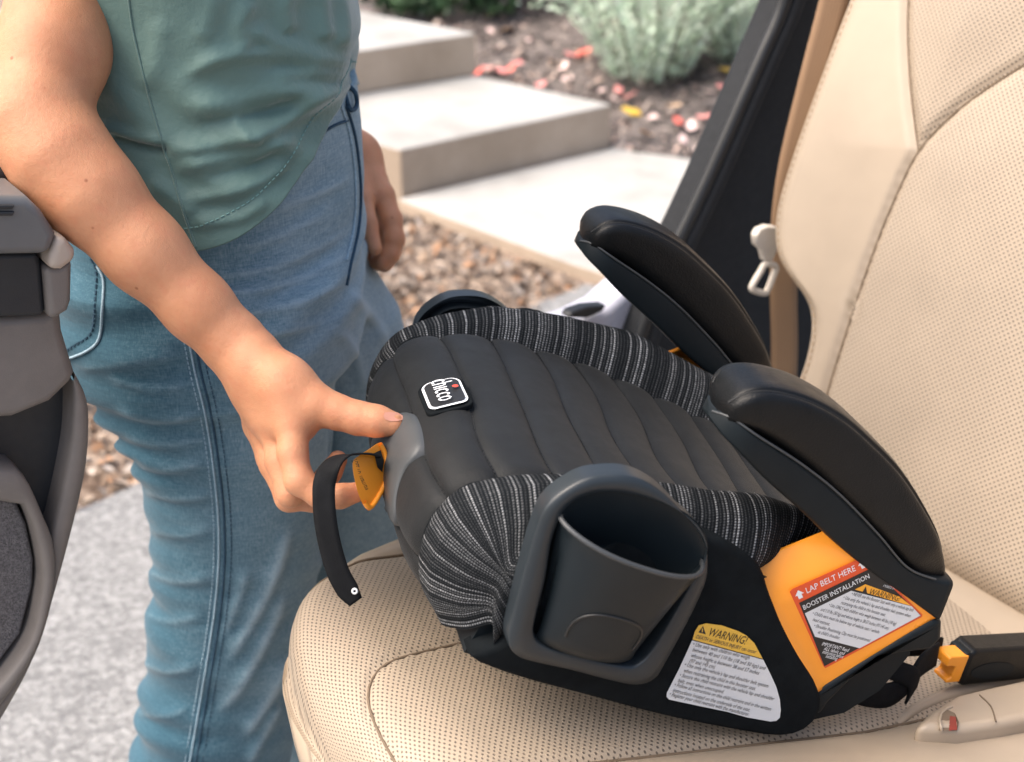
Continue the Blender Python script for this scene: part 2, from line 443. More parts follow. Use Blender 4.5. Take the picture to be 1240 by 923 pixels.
def denim():
    m, nt, b = new_mat("blue_denim"); N = NB(nt); o = N.obj()
    mp = N.n("ShaderNodeMapping"); mp.inputs["Scale"].default_value = (1, 1, .16); N.l(o, mp.inputs["Vector"])
    mp2 = N.n("ShaderNodeMapping"); mp2.inputs["Scale"].default_value = (.12, .12, 1); N.l(o, mp2.inputs["Vector"])
    a = N.noise(mp.outputs[0], 900, 3); c2 = N.noise(mp2.outputs[0], 900, 3); big = N.noise(o, 7, 4)
    f = N.math('ADD', N.math('MULTIPLY', a, .45), N.math('MULTIPLY', c2, .35)); f = N.math('ADD', f, N.math('MULTIPLY', big, .35))
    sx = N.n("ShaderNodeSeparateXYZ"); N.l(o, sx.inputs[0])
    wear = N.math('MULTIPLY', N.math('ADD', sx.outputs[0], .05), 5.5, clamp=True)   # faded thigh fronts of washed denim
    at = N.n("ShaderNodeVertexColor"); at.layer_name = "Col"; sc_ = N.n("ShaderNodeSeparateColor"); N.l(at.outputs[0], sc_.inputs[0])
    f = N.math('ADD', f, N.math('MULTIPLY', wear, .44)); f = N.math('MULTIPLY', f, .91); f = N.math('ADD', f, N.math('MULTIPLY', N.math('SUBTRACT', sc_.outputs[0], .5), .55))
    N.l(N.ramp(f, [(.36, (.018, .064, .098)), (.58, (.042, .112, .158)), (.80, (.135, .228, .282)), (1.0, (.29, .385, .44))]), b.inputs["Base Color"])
    b.inputs["Roughness"].default_value = .85; b.inputs["Specular IOR Level"].default_value = .2; b.inputs["Sheen Weight"].default_value = .15
    nb = N.bump(N.math('ADD', a, c2), .5, .0005, b)
    w = N.noise(mp2.outputs[0], 60, 3); N.bump(w, .35, .006, b, nb)
    return m
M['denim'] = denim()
M['denim_dark'] = simple("denim_seam_shadow", (.022, .06, .10), .9, .3, 300)
M['denim_light'] = simple("denim_seam_ridge", (.30, .42, .50), .9, .25, 500)
def cloth():
    m, nt, b = new_mat("teal_jersey"); N = NB(nt); o = N.obj()
    f = N.noise(o, 6, 4); N.l(N.ramp(f, [(.3, (.088, .160, .140)), (.7, (.115, .200, .176))]), b.inputs["Base Color"])
    b.inputs["Roughness"].default_value = .62; b.inputs["Sheen Weight"].default_value = .5; b.inputs["Sheen Roughness"].default_value = .4
    nb = N.bump(N.noise(o, 1800, 2), .4, .0004, b)
    N.bump(N.noise(o, 140, 4, .6), .35, .003, b, nb)
    return m
M['shirt'] = cloth()
def skin():
    m, nt, b = new_mat("skin"); N = NB(nt); o = N.obj()
    f = N.noise(o, 22, 5, .6); g = N.noise(o, 260, 3)
    c = N.ramp(f, [(.3, (.46, .20, .10)), (.7, (.57, .275, .150))])
    fk = N.n("ShaderNodeTexVoronoi"); fk.inputs["Scale"].default_value = 38; N.l(o, fk.inputs["Vector"])
    mk = N.n("ShaderNodeMapRange"); mk.inputs["From Min"].default_value = .035; mk.inputs["From Max"].default_value = .075; N.l(fk.outputs["Distance"], mk.inputs["Value"])
    c = N.mix(mk.outputs[0], (.30, .11, .05), c)
    bl = N.noise(o, 75, 4, .7); c = N.mix(N.math('MULTIPLY', N.math('SUBTRACT', bl, .50, clamp=True), 1.2), c, (.50, .15, .085)); N.l(c, b.inputs["Base Color"])
    b.inputs["Subsurface Weight"].default_value = .18; b.inputs["Subsurface Radius"].default_value = (1, .35, .18); b.inputs["Subsurface Scale"].default_value = .006
    b.inputs["Roughness"].default_value = .5; b.inputs["Specular IOR Level"].default_value = .4
    v = N.n("ShaderNodeTexVoronoi", feature='DISTANCE_TO_EDGE'); v.inputs["Scale"].default_value = 900; N.l(o, v.inputs["Vector"])
    N.bump(N.math('ADD', N.math('MINIMUM', v.outputs["Distance"], .2), g), .55, .0009, b)
    return m
M['skin'] = skin()
M['nail'] = simple("fingernail", (.50, .235, .165), .42, .05)
M['shoe'] = simple("shoe_canvas", (.6, .6, .58), .8)
M['hair'] = simple("brown_hair", (.06, .03, .015), .6, .4, 90)

# ------------------------------------------------------------------ the setting
def ground_mat(name, stops, scale, rough=.9, bump=.6, bdist=.006, fine=None):
    m, nt, b = new_mat(name); N = NB(nt); o = N.obj()
    f = N.noise(o, scale, 6, .65)
    v = N.n("ShaderNodeTexVoronoi"); v.inputs["Scale"].default_value = fine or scale * 4; N.l(o, v.inputs["Vector"])
    sp = N.n("ShaderNodeSeparateColor"); N.l(v.outputs["Color"], sp.inputs[0])
    g = N.math('ADD', N.math('MULTIPLY', f, .6), N.math('MULTIPLY', sp.outputs[0], .4))
    N.l(N.ramp(g, stops), b.inputs["Base Color"]); b.inputs["Roughness"].default_value = rough
    N.bump(N.math('ADD', f, N.math('MULTIPLY', v.outputs["Distance"], .6)), bump, bdist, b)
    return m
M['drive'] = ground_mat("driveway_aggregate", [(.25, (.13, .13, .132)), (.5, (.205, .205, .204)), (.75, (.32, .32, .316))], 55, fine=130)
M['litter'] = ground_mat("leaf_litter_soil", [(.25, (.10, .075, .055)), (.5, (.22, .16, .12)), (.75, (.34, .27, .21))], 14, fine=40)
M['mulch'] = ground_mat("dark_mulch", [(.25, (.045, .038, .037)), (.5, (.12, .10, .092)), (.8, (.25, .21, .19))], 16, fine=45)
def concrete(name):
    m, nt, b = new_mat(name); N = NB(nt); o = N.obj()
    f = N.noise(o, 3.5, 6, .6); g = N.noise(o, 120, 4); st = N.n("ShaderNodeMapping"); st.inputs["Scale"].default_value = (9, 9, 1.2); N.l(o, st.inputs["Vector"])
    w = N.noise(st.outputs[0], 1.6, 4)
    k = N.math('ADD', N.math('MULTIPLY', f, .75), N.math('ADD', N.math('MULTIPLY', g, .2), N.math('MULTIPLY', w, .12)))
    geo = N.n("ShaderNodeNewGeometry"); sp = N.n("ShaderNodeSeparateXYZ"); N.l(geo.outputs["Normal"], sp.inputs[0])
    side = N.math('LESS_THAN', sp.outputs[2], .5)
    c1 = N.ramp(k, [(.32, (.25, .24, .22)), (.5, (.36, .352, .332)), (.70, (.43, .425, .408))])
    c2 = N.ramp(k, [(.3, (.29, .225, .165)), (.55, (.40, .32, .245)), (.75, (.49, .40, .32))])   # weathered, earth-stained faces of the risers
    N.l(N.mix(side, c1, c2), b.inputs["Base Color"]); b.inputs["Roughness"].default_value = .88
    N.bump(N.math('ADD', g, N.math('MULTIPLY', f, .4)), .3, .004, b)
    return m
M['concrete'] = concrete("pale_concrete")
def sheet(name, poly, z, mat, kind='structure', dz=0):
    o = mesh_obj(name, [(x, y, z) for x, y in poly], [tuple(range(len(poly)))], mat, smooth=False); tag(o, kind=kind); return o
S_ = 150
tag(sheet("ground", [(-S_, -S_), (S_, -S_), (S_, S_), (-S_, S_)], -.012, M['litter']), kind='structure')
sheet("driveway", [(-9, -6), (9, -6), (9, 3.2), (.62, 3.05), (.20, 3.40), (-.04, 3.18), (-.30, 2.92), (-.55, 2.63), (-.80, 2.34), (-1.6, 1.55), (-9, -1)], -.004, M['drive'])
# rolling mulch bed right of the steps
nx, ny = 60, 60
gx, gy = np.meshgrid(np.linspace(-1.6, 6, nx), np.linspace(3.4, 12, ny), indexing='ij')
sgn = (gx - .33) * .62 + (gy - 4.45) * .78           # distance behind the line of the step's right flank
sgn = np.minimum(sgn * 0 + 9, (gx - .3) * .62 + (gy - 4.45) * .79)
hgt = np.clip(sgn, -.25, 1.2)
gz = .0 + .16 * np.clip(hgt, 0, 1.2) / 1.2 + .02 * np.sin(gx * 5 + gy * 3) * np.clip(hgt, 0, 1) + .015 * np.sin(gx * 11 - gy * 9) - .05 * (hgt < -.02)
mask_m = None
bed = grid("mulch_bed", np.stack([gx, gy, gz], -1), M['mulch']); tag(bed, kind='structure')
def bed_z(x, y):
    s = np.clip((x - .3) * .62 + (y - 4.45) * .79, -.25, 1.2)
    return .16 * np.clip(s, 0, 1.2) / 1.2 + .02 * np.sin(x * 5 + y * 3) * np.clip(s, 0, 1) + .015 * np.sin(x * 11 - y * 9) - .05 * (s < -.02)
# walkway slab and two steps
pth = prism("path", [(x, y, -.05) for x, y in [(-.34, 3.97), (.33, 4.455), (.66, 4.30), (1.9, 3.5), (1.2, 2.62), (.16, 3.47)]], (0, 0, .075), M['concrete'], bev=.008); tag(pth, kind='structure')
F1, F2, DB = np.array([-.33, 4.0]), np.array([.325, 4.47]), np.array([-.79, .613])
s1 = prism("concrete_step", [(*p, -.05) for p in (F1, F2, F2 + 1.5 * DB, F1 + 1.5 * DB)], (0, 0, .217), M['concrete'], bev=.008)
tag(s1, "lower pale concrete step rising straight from the walkway slab", "step", "concrete garden steps")
G2 = F2 + .57 * DB + np.array([.003, .004]); G1 = G2 - np.array([.80, .50])
s2 = prism("concrete_step", [(*p, .1675) for p in (G1, G2, G2 + 1.3 * DB, G1 + 1.3 * DB)], (0, 0, .146), M['concrete'], bev=.008)
tag(s2, "upper pale concrete step resting on the step below it, beside the woman's shirt", "step", "concrete garden steps")

def scatter(name, n, region, size, cols, zf, label=None, mat=None, tilt=.5, seed=1, asp=(.35, .9)):
    r = np.random.default_rng(seed); V = []; F = []; K = []
    while len(F) < n * 2:
        x, y = r.uniform(region[0], region[1]), r.uniform(region[2], region[3])
        if len(region) > 4 and not region[4](x, y): continue
        s = r.uniform(*size); w = s * r.uniform(*asp); a = r.uniform(0, 6.283); t1, t2 = r.normal(0, tilt, 2)
        e1 = np.array([math.cos(a), math.sin(a), t1]) * s / 2; e2 = np.array([-math.sin(a), math.cos(a), t2]) * w / 2
        c = np.array([x, y, zf(x, y) + .004 + abs(t1) * s / 3]); b = len(V)
        up = np.array([0, 0, s * .18])
        V += [c - e1 - up * .5, c - e2 + up * r.uniform(-.5, 1), c + e1 - up * .5, c + e2 + up * r.uniform(-.5, 1)]; F += [(b, b + 1, b + 2), (b, b + 2, b + 3)]
        k = np.array(cols[r.integers(len(cols))]) * r.uniform(.7, 1.25); K += [k] * 4
    o = mesh_obj(name, V, F, mat, smooth=False, col=np.array(K)); tag(o, label, None, None, 'stuff'); return o
def vcol(name, rough=.8, trans=0):
    m, nt, b = new_mat(name); N = NB(nt); a = N.n("ShaderNodeVertexColor"); a.layer_name = "Col"
    N.l(a.outputs["Color"], b.inputs["Base Color"]); b.inputs["Roughness"].default_value = rough
    if trans: b.inputs["Transmission Weight"].default_value = 0
    return m
M['chips'] = vcol("bark_and_leaf_colours")
M['foliage'] = vcol("foliage_colours", .6)
inpath = lambda x, y: False
right_bed = lambda x, y: (x - .3) * .62 + (y - 4.45) * .79 > .03 and (x + .15) * .613 + (y - 4.83) * .79 > -.35 and not (x < .30 and (x - F2[0]) * .613 + (y - F2[1]) * .79 < .02)
tag(scatter("bark_chips", 9000, (-.6, 2.6, 4.2, 7.2, right_bed), (.012, .042), [(.10, .083, .078), (.17, .145, .13), (.28, .23, .205), (.08, .066, .064), (.40, .33, .29), (.46, .34, .29)], bed_z, "loose dark bark chips covering the flower bed", M['chips'], seed=2))
def lit_ok(x, y):
    left = (x - .20) * -.72 + (y - 3.40) * .69 > -.01
    pth_ = (x + .34) * .72 + (y - 3.97) * .70 < -.015
    return left and pth_
tag(scatter("leaf_litter", 9500, (-1.9, .25, 1.8, 4.6, lit_ok), (.014, .042), [(.22, .145, .095), (.31, .225, .16), (.15, .10, .07), (.38, .30, .235), (.36, .20, .11), (.20, .165, .14), (.42, .36, .31), (.12, .09, .07)], lambda x, y: -.01, "brown fallen leaves strewn between driveway and walkway", M['chips'], seed=3))

# fallen petals and leaves lying on the mulch, one object each
def petal_mesh(seed):
    r = np.random.default_rng(seed); V = []; F = []
    n = 9
    for k in range(n):
        a = 2 * math.pi * k / n; rr = 1 + .25 * r.normal(); V.append((rr * math.cos(a), .75 * rr * math.sin(a), .18 * r.normal() + .35 * math.cos(a) ** 2))
    V.append((0, 0, .05)); F = [(k, (k + 1) % n, n) for k in range(n)]
    me = bpy.data.meshes.new("fallen_petal"); me.from_pydata(V, [], F); me.polygons.foreach_set("use_smooth", [True] * len(F)); me.update(); return me
PM = {k: simple("petal_" + k, c, .6, .2, 40) for k, c in {'pink': (.80, .30, .28), 'coral': (.82, .16, .12), 'pale': (.85, .62, .58), 'yellow': (.72, .47, .07), 'tan': (.62, .42, .27)}.items()}
pet = {}
for s_, k in enumerate(PM):
    pet[k] = [petal_mesh(s_ * 3 + q) for q in range(2)]
    for me in pet[k]: me.materials.append(PM[k])
lab = {'pink': "pink fallen petal lying on the dark mulch bed", 'coral': "coral red fallen petal lying on the dark mulch bed", 'pale': "pale blush fallen petal lying on the dark mulch bed",
       'yellow': "yellow fallen leaf lying on the dark mulch bed", 'tan': "curled tan leaf lying on the dark mulch bed"}
spots = [('coral', 580, 92, .030), ('pink', 592, 88, .034), ('pink', 607, 90, .03), ('coral', 618, 88, .03), ('pink', 627, 80, .026), ('coral', 571, 89, .022), ('pink', 690, 57, .03), ('coral', 708, 60, .036), ('pale', 683, 88, .028), ('coral', 700, 72, .02),
         ('pale', 686, 103, .022), ('pale', 638, 55, .028), ('pale', 594, 33, .02), ('tan', 614, 29, .045), ('tan', 592, 22, .03), ('pink', 762, 124, .03), ('pale', 745, 130, .03), ('yellow', 765, 143, .042), ('coral', 823, 158, .034), ('pale', 836, 162, .03),
         ('pink', 853, 149, .03), ('yellow', 883, 90, .042), ('pink', 876, 108, .03), ('pale', 858, 117, .03), ('pale', 789, 150, .024), ('pale', 826, 180, .024), ('tan', 706, 45, .034), ('tan', 674, 82, .034), ('pink', 655, 110, .024), ('pale', 728, 117, .026), ('tan', 783, 172, .03), ('pink', 748, 116, .022), ('coral', 763, 6, .04), ('pale', 846, 190, .024), ('tan', 815, 136, .028), ('pale', 818, 105, .026)]
for q, (k, px, py, s_) in enumerate(spots):
    z = .05
    for _ in range(4): p = atz(px, py, z); z = float(bed_z(p[0], p[1]))
    if p[0] < .33 and z < .02: z = .02; p = atz(px, py, z)
    o = link(bpy.data.objects.new("fallen_petal" if k not in ('yellow', 'tan') else "fallen_leaf", pet[k][q % 2]))
    o.location = (p[0], p[1], z + .022); o.scale = (s_ * .9, s_ * .9, s_ * .55); o.rotation_euler = (rng.normal(0, .25), rng.normal(0, .25), rng.uniform(0, 6.28))
    where = "against the upper step" if px < 632 and py < 100 else "mid-bed behind the lower step" if px < 735 else "near the silvery bushes" if py < 100 else "right of the lower step" if px < 800 else "close to the car pillar"
    tag(o, lab[k].replace("lying on the dark mulch bed", "on the mulch, " + where), "leaf" if k in ('yellow', 'tan') else "petal", k + " petals and leaves fallen on the mulch")

def leaf_cloud(n, centre, rad, size, cols, seed, drop=.0, upright=0):
    r = np.random.default_rng(seed); V = []; F = []; K = []
    cl = [(np.array(centre) + r.uniform(-1, 1, 3) * np.array(rad) * .75, r.uniform(.25, .5)) for _ in range(14)]
    for _ in range(n):
        c, q = cl[r.integers(len(cl))]; d = r.normal(0, 1, 3); d /= np.linalg.norm(d); p = c + d * np.array(rad) * q * r.uniform(.6, 1.05)
        if p[2] < .03: p[2] = .03 + r.uniform(0, .05)
        s = r.uniform(*size); a = r.normal(0, 1, 3); a[2] += upright; a /= np.linalg.norm(a); bb = np.cross(a, r.normal(0, 1, 3)); bb /= np.linalg.norm(bb)
        k = len(V); V += [p - a * s, p + bb * s * .45, p + a * s, p - bb * s * .45]; F.append((k, k + 1, k + 2, k + 3)); K += [np.array(cols[r.integers(len(cols))]) * r.uniform(.7, 1.3)] * 4
    return V, F, np.array(K)
GREENS = [(.022, .055, .020), (.035, .085, .030), (.05, .11, .045), (.018, .04, .018)]
M['bark'] = simple("plant_stem", (.10, .075, .055), .9)
for q, (px, py, w, lb) in enumerate([(530, 4, .34, "dark green leafy shrub at the back edge, left of the other dark shrub"), (655, 4, .40, "dark green leafy shrub at the back edge, next to the silvery bush")]):
    p = atz(px, 24, .12); e = empty("dark_shrub", (p[0], p[1] + .20, .12)); tag(e, lb, "shrub", "dark shrubs behind the mulch bed")
    V, F, K = leaf_cloud(2600, (0, 0, .20), (w, .24, .26), (.016, .034), GREENS, 20 + q)
    mesh_obj("crown", V, F, M['foliage'], e, False, col=K)
    for t in range(5):
        a = rng.uniform(0, 6.28); tube("stem", [(0, 0, -.08), (.05 * math.cos(a), .05 * math.sin(a), .12), (.16 * math.cos(a), .13 * math.sin(a), .33)], [.008, .006, .003], M['bark'], e, 6)
SILVER = [(.48, .60, .46), (.58, .68, .55), (.38, .50, .36), (.66, .74, .62)]
def wisp_bush(base, n, h, spread, seed, label, lean=(0, 0)):
    r = np.random.default_rng(seed); e = empty("silvery_bush", base); tag(e, label, "bush", "silvery bushes in the mulch bed")
    V = []; F = []; K = []
    for t in range(n):
        a = r.uniform(0, 6.283); rr = spread * math.sqrt(r.uniform(0, 1)); b0 = np.array([rr * .35 * math.cos(a), rr * .35 * math.sin(a), -.03]); hh = h * r.uniform(.55, 1.1)
        top = np.array([rr * 1.2 * math.cos(a) + lean[0], rr * 1.2 * math.sin(a) + lean[1], hh]); drp = r.uniform(-.02, .12) * (rr / spread)
        pts = spline([b0, b0 * .5 + top * .5 + np.array([0, 0, .04]), top - np.array([0, 0, drp])], 9)
        for p, q in zip(pts[:-1], pts[1:]):
            for _ in range(5):
                c = p + (q - p) * r.uniform(0, 1); d = (q - p); d /= np.linalg.norm(d); sd_ = r.normal(0, 1, 3); sd_ -= d * (sd_ @ d); sd_ /= np.linalg.norm(sd_)
                L_ = r.uniform(.016, .034); ax = d * .75 + sd_ * .65; bx = np.cross(ax, sd_); bx /= np.linalg.norm(bx) + 1e-9; k = len(V)
                V += [c, c + ax * L_ * .5 + bx * L_ * .22, c + ax * L_, c + ax * L_ * .5 - bx * L_ * .22]; F.append((k, k + 1, k + 2, k + 3)); K += [np.array(SILVER[r.integers(4)]) * r.uniform(.75, 1.2)] * 4
        if t % 12 == 0: tube("stem", pts, np.linspace(.004, .0015, len(pts)), M['bark'], e, 5)
    mesh_obj("crown", V, F, M['foliage'], e, False, col=np.array(K)); return e
p = atz(790, 88, .14); wisp_bush((p[0], p[1] + .16, .12), 240, .60, .40, 5, "silvery green wispy bush touching the dark shrubs, left of the two silvery bushes")
p = atz(905, 78, .15); wisp_bush((p[0] + .04, p[1] + .20, .13), 220, .62, .38, 6, "silvery green wispy bush beside the car's black door pillar", (.0, 0))

# ------------------------------------------------------------------ the car
CAR = empty("car", (0, 0, 0), np.array([[math.cos(TH), -math.sin(TH), 0], [math.sin(TH), math.cos(TH), 0], [0, 0, 1]]))
tag(CAR, "car interior with beige perforated leather rear seat and an opened rear door", "car")
TILT = math.tan(math.radians(14))
def plane_z(a): return .6816 - (a - .7058) * TILT
def cpl(px, py):
    n = UP + RC * TILT; return car(onplane(px, py, fromcar((.7058, .6, .6816)), n))
def b_out(a): return np.interp(a, [.357, .360, .365, .374, .386, .402, .421, .45, .51, .565, .70, .90, 1.12], [.765, .800, .838, .870, .897, .922, .942, .966, 1.002, 1.022, 1.052, 1.08, 1.10])
A_F = .359; RF, RS = .085, .05
near_seam = lambda a: np.interp(a, [.30, .40, .515, .767, .967, 1.1], [.66, .645, .626, .578, .562, .555])
far_seam = lambda a: np.interp(a, [.30, .36, .42, .495, .535, .8, 1.1], [.80, .87, .928, .955, .953, .965, .975])
cross = spline([(.80, .80), (.60, .798), (.506, .795), (.44, .79), (.41, .778), (.393, .75), (.383, .69), (.379, .60)], 60)
def cz(a, b):
    bo = b_out(a); q1 = np.clip(RF - (a - A_F), 0, RF) / RF; q2 = np.clip(RS - (bo - b), 0, RS) / RS
    q = np.clip(np.sqrt(q1 ** 2 + q2 ** 2), 0, 1); z = plane_z(a) - (RF * .92) * (1 - np.sqrt(np.maximum(1 - q * q, 0)))
    ns, fs = near_seam(a), far_seam(a)
    nb = np.clip((ns - b) / .10, 0, 1); z = z + .022 * np.sin(nb * math.pi / 2) * np.clip((a - .33) / .1, .3, 1)
    z = z + .006 * np.clip(1 - ((b - .79) / .17) ** 2, 0, 1)
    z = z - .005 * np.exp(-((b - ns) / .005) ** 2) - .004 * np.exp(-((b - fs) / .005) ** 2)
    d = np.min(np.hypot(np.asarray(a)[..., None] - cross[:, 0], np.asarray(b)[..., None] - cross[:, 1]), axis=-1)
    return z - .0035 * np.exp(-(d / .005) ** 2)
aa = np.r_[A_F + np.array([0, .0006, .002, .004, .007, .011]), np.arange(A_F + .016, 1.13, .006)]
bs = np.r_[[0, .0006, .002, .004, .007, .011], np.arange(.016, .80, .005)]
AG, SG = np.meshgrid(aa, bs, indexing='ij'); BG = b_out(AG) - SG; ZG = cz(AG, BG)
PC = np.stack([AG, BG, ZG], -1)
sk = PC[0].copy(); sk[:, 2] -= .05; sk2 = PC[0].copy(); sk2[:, 2] -= .17; sk2[:, 0] += .022
PC = np.concatenate([sk2[None], sk[None], PC], 0)
so = PC[:, 0].copy(); so[:, 2] -= .06; kf = np.clip((.47 - so[:, 0]) / .10, 0, 1); so[:, 1] -= .03 * (1 - kf); so[:, 0] += .006 * kf; so2 = PC[:, 0].copy(); so2[:, 2] -= .17; so2[:, 1] -= .13 * (1 - .6 * kf); so2[:, 0] += .03 * kf
PC = np.concatenate([so2[:, None], so[:, None], PC], 1)
da = np.r_[0, np.cumsum(np.linalg.norm(np.diff(PC[:, 60], axis=0), axis=1))]; UVC = np.stack([np.repeat(da[:, None], PC.shape[1], 1), PC[:, :, 1] * 1.0], -1)
mid = (PC[:-1, :-1] + PC[1:, 1:]) / 2; ns, fs = near_seam(mid[..., 0]), far_seam(mid[..., 0])
m_far, m_near = mid[..., 1] > fs, mid[..., 1] < ns
cush = grid("seat_cushion", PC, M['perf'], CAR, UVC, mask=~(m_far | m_near))
grid("cushion_bolster", PC, M['leather'], cush, UVC, mask=m_far)
grid("cushion_bolster", PC, M['leather'], cush, UVC, mask=m_near)
def on_cush(a, b, lift=.0): return np.stack([a, b, cz(np.asarray(a), np.asarray(b)) + lift], -1)
t_ = np.linspace(.374, 1.10, 120)
tube("seam", on_cush(t_, near_seam(t_), .0015), .0014, M['seam'], cush, 6)
tf_ = np.linspace(.425, 1.10, 110)
tube("seam", on_cush(tf_, far_seam(tf_), .0015), .0014, M['seam'], cush, 6)
tube("seam", on_cush(cross[:, 0], cross[:, 1], .0012), .0012, M['seam'], cush, 6)
def dashes(name, path, dash, gap, r, mat, parent):
    p = np.asarray(path); s = np.r_[0, np.cumsum(np.linalg.norm(np.diff(p, axis=0), axis=1))]; V = []; F = []
    x = 0
    while x + dash < s[-1]:
        q = [np.array([np.interp(x + e, s, p[:, k]) for k in range(3)]) for e in (0, dash)]
        d = q[1] - q[0]; d /= np.linalg.norm(d) + 1e-12; u = np.cross(d, (0.3, .5, .8)); u /= np.linalg.norm(u); v = np.cross(d, u); b = len(V)
        for c in q: V += [c + u * r, c + v * r, c - u * r, c - v * r]
        F += [(b + i, b + (i + 1) % 4, b + 4 + (i + 1) % 4, b + 4 + i) for i in range(4)] + [(b, b + 3, b + 2, b + 1), (b + 4, b + 5, b + 6, b + 7)]
        x += dash + gap
    return mesh_obj(name, V, F, mat, parent, False)
tt = np.linspace(.45, 1.1, 160); bb = near_seam(tt) - .105
dashes("stitching", on_cush(tt, bb, .0008), .005, .004, .0008, M['stitch'], cush)
# leather flap over the child-seat anchor, a slit with red inside
def car_surf(px, py, lift=0.0):
    """photo pixel -> car-frame point on the cushion top"""
    d = ray(px, py); t = 1.1
    for _ in range(30):
        p = C0 + d * t; c = car(p); e = c[2] - (float(cz(c[0], c[1])) + lift); t += e / max(.3, -d[2] + .01) * .8
    return car(C0 + d * t)
fl = [car_surf(px, py, .012) for px, py in [(1106, 884), (1122, 868), (1152, 850), (1190, 838), (1262, 822), (1275, 868), (1215, 879), (1160, 887)]]
flo = prism("anchor_flap", [q - UP * .022 for q in fl], (0, 0, .028), M['leather'], cush, bev=.009, seg=4)
bf = bvh_of(flo); cinv = lambda q: car(q)
def on_flap(pxs, lift): return [cinv(v) for v in (cast(bf, px, py, lift) for px, py in pxs) if v is not None]
sl_ = on_flap([(1136, 883), (1139, 868), (1147, 862), (1156, 866), (1161, 877), (1158, 883)], .0018)
if len(sl_) > 3: flat("anchor_slot", sl_, M['seam'], cush)
sl_ = on_flap([(1148, 882), (1150, 871), (1157, 872), (1158, 881)], .0028)
if len(sl_) > 3: flat("red_anchor_tab", sl_, simple("red_plastic", (.20, .025, .012), .6), cush)
sl_ = on_flap(spline([(1140, 884), (1138, 872), (1143, 862), (1152, 857)], 16), .0008)
if len(sl_) > 3: tube("piping", np.array(sl_), .0014, M['leather'], cush, 6)
sl_ = on_flap(spline([(1186, 842), (1200, 856), (1206, 874)], 16), .0002)
if len(sl_) > 3: tube("seam", np.array(sl_), .0007, M['seam'], cush, 6)
tube("cushion_fold", spline([car_surf(px, py, -.002) for px, py in [(1085, 879), (1105, 862), (1150, 842), (1200, 830), (1270, 815)]], 30), np.linspace(.004, .012, 30), M['leather'], cush, 10)
box("seat_base", (.43, .12, .30), (1.15, .90, .60), M['leather'], cush, .03)

# backrest
REC = math.radians(22); sR, cR = math.sin(REC), math.cos(REC)
def bpl(px, py):
    n = RC - UP * math.tan(REC); q = car(onplane(px, py, fromcar((1.083, .7, .588)), n)); return q[1], (q[2] - .588) / cR
edge = np.array([bpl(*p) for p in [(1060, -100), (1025, 0), (1003, 60), (985, 110), (960, 180), (940, 245), (936, 285), (940, 310), (952, 332), (970, 352), (977, 375), (976, 405), (968, 440), (955, 475), (945, 500)]])[::-1]
edge = edge[np.argsort(edge[:, 1])]
eds = spline(edge, 300)
eds = eds[np.argsort(eds[:, 1])]; te_g = np.linspace(-.05, .9, 380); be_g = np.interp(te_g, eds[:, 1], eds[:, 0])
ker = np.exp(-(np.arange(-12, 13) / 5.0) ** 2); ker /= ker.sum(); be_g = np.convolve(np.r_[[be_g[0]] * 12, be_g, [be_g[-1]] * 12], ker, 'valid')
def b_edge(t): return np.interp(t, te_g, be_g)
seam1 = spline([bpl(*p) for p in [(1100, -60), (1096, 20), (1097, 70), (1101, 120), (1109, 182)]], 40)
seam2 = spline([bpl(*p) for p in [(1330, 25), (1285, 47), (1240, 75), (1190, 107), (1150, 138), (1109, 182), (1080, 240), (1052, 310), (1025, 390), (1000, 470), (985, 530), (975, 600)]], 120)
k_ = np.argmin(np.hypot(seam2[:, 0] - seam1[-1, 0], seam2[:, 1] - seam1[-1, 1]))
def dist_poly(b, t, poly): 
    return np.min(np.hypot(b[..., None] - poly[:, 0], t[..., None] - poly[:, 1]), axis=-1)
def b_H(b, t):
    be = b_edge(t); R = .030; q = np.clip((R - (be - b)) / R, 0, 1); H = -R * (1 - np.sqrt(np.maximum(1 - q * q, 0)))
    R2 = .05; q = np.clip((R2 - t) / R2, 0, 1); H = H - R2 * (1 - np.sqrt(np.maximum(1 - q * q, 0)))
    d1 = np.minimum(dist_poly(b, t, seam1), dist_poly(b, t, seam2))
    H = H - .007 * np.exp(-(d1 / .006) ** 2) + .010 * (1 - np.exp(-(d1 / .06) ** 2))
    return H
ts = np.r_[0, .001, .003, .006, np.arange(.010, .78, .004)]; eb = np.r_[0, .0006, .002, .0045, .008, .012, np.arange(.016, .20, .0035), np.arange(.20, .95, .0055)]
TG, EG = np.meshgrid(ts, eb, indexing='ij'); BB = b_edge(TG) - EG; HH = b_H(BB, TG)
def bk(b, t, H): return np.stack([1.083 + t * sR - H * cR, b, .588 + t * cR + H * sR], -1)
PB = bk(BB, TG, HH)
back_rows = PB[:, 0].copy(); back_rows[:, 0] += .10 * cR; back_rows[:, 2] -= .10 * sR
PB = np.concatenate([back_rows[:, None], PB], 1)
low = PB[0].copy(); low[:, 0] += .08; low[:, 2] -= .03; PB = np.concatenate([low[None], PB], 0)
UVB = np.stack([PB[..., 1], np.concatenate([[[-.1] * PB.shape[1]], np.repeat(np.r_[ts][:, None], PB.shape[1], 1)], 0).reshape(PB.shape[:2])], -1)
bm_ = (PB[:-1, :-1, 1] + PB[1:, 1:, 1]) / 2; tm_ = np.repeat(((np.r_[-.05, ts][:-1] + np.r_[-.05, ts][1:]) / 2)[:, None], bm_.shape[1], 1)
o2 = seam2[k_:][np.argsort(seam2[k_:, 1])]; main_b = np.interp(tm_, o2[:, 1], o2[:, 0])
tjoin = seam1[-1, 1]; up2 = seam2[:k_ + 1][np.argsort(seam2[:k_ + 1, 0])]; top_t = np.interp(bm_, up2[:, 0], up2[:, 1])
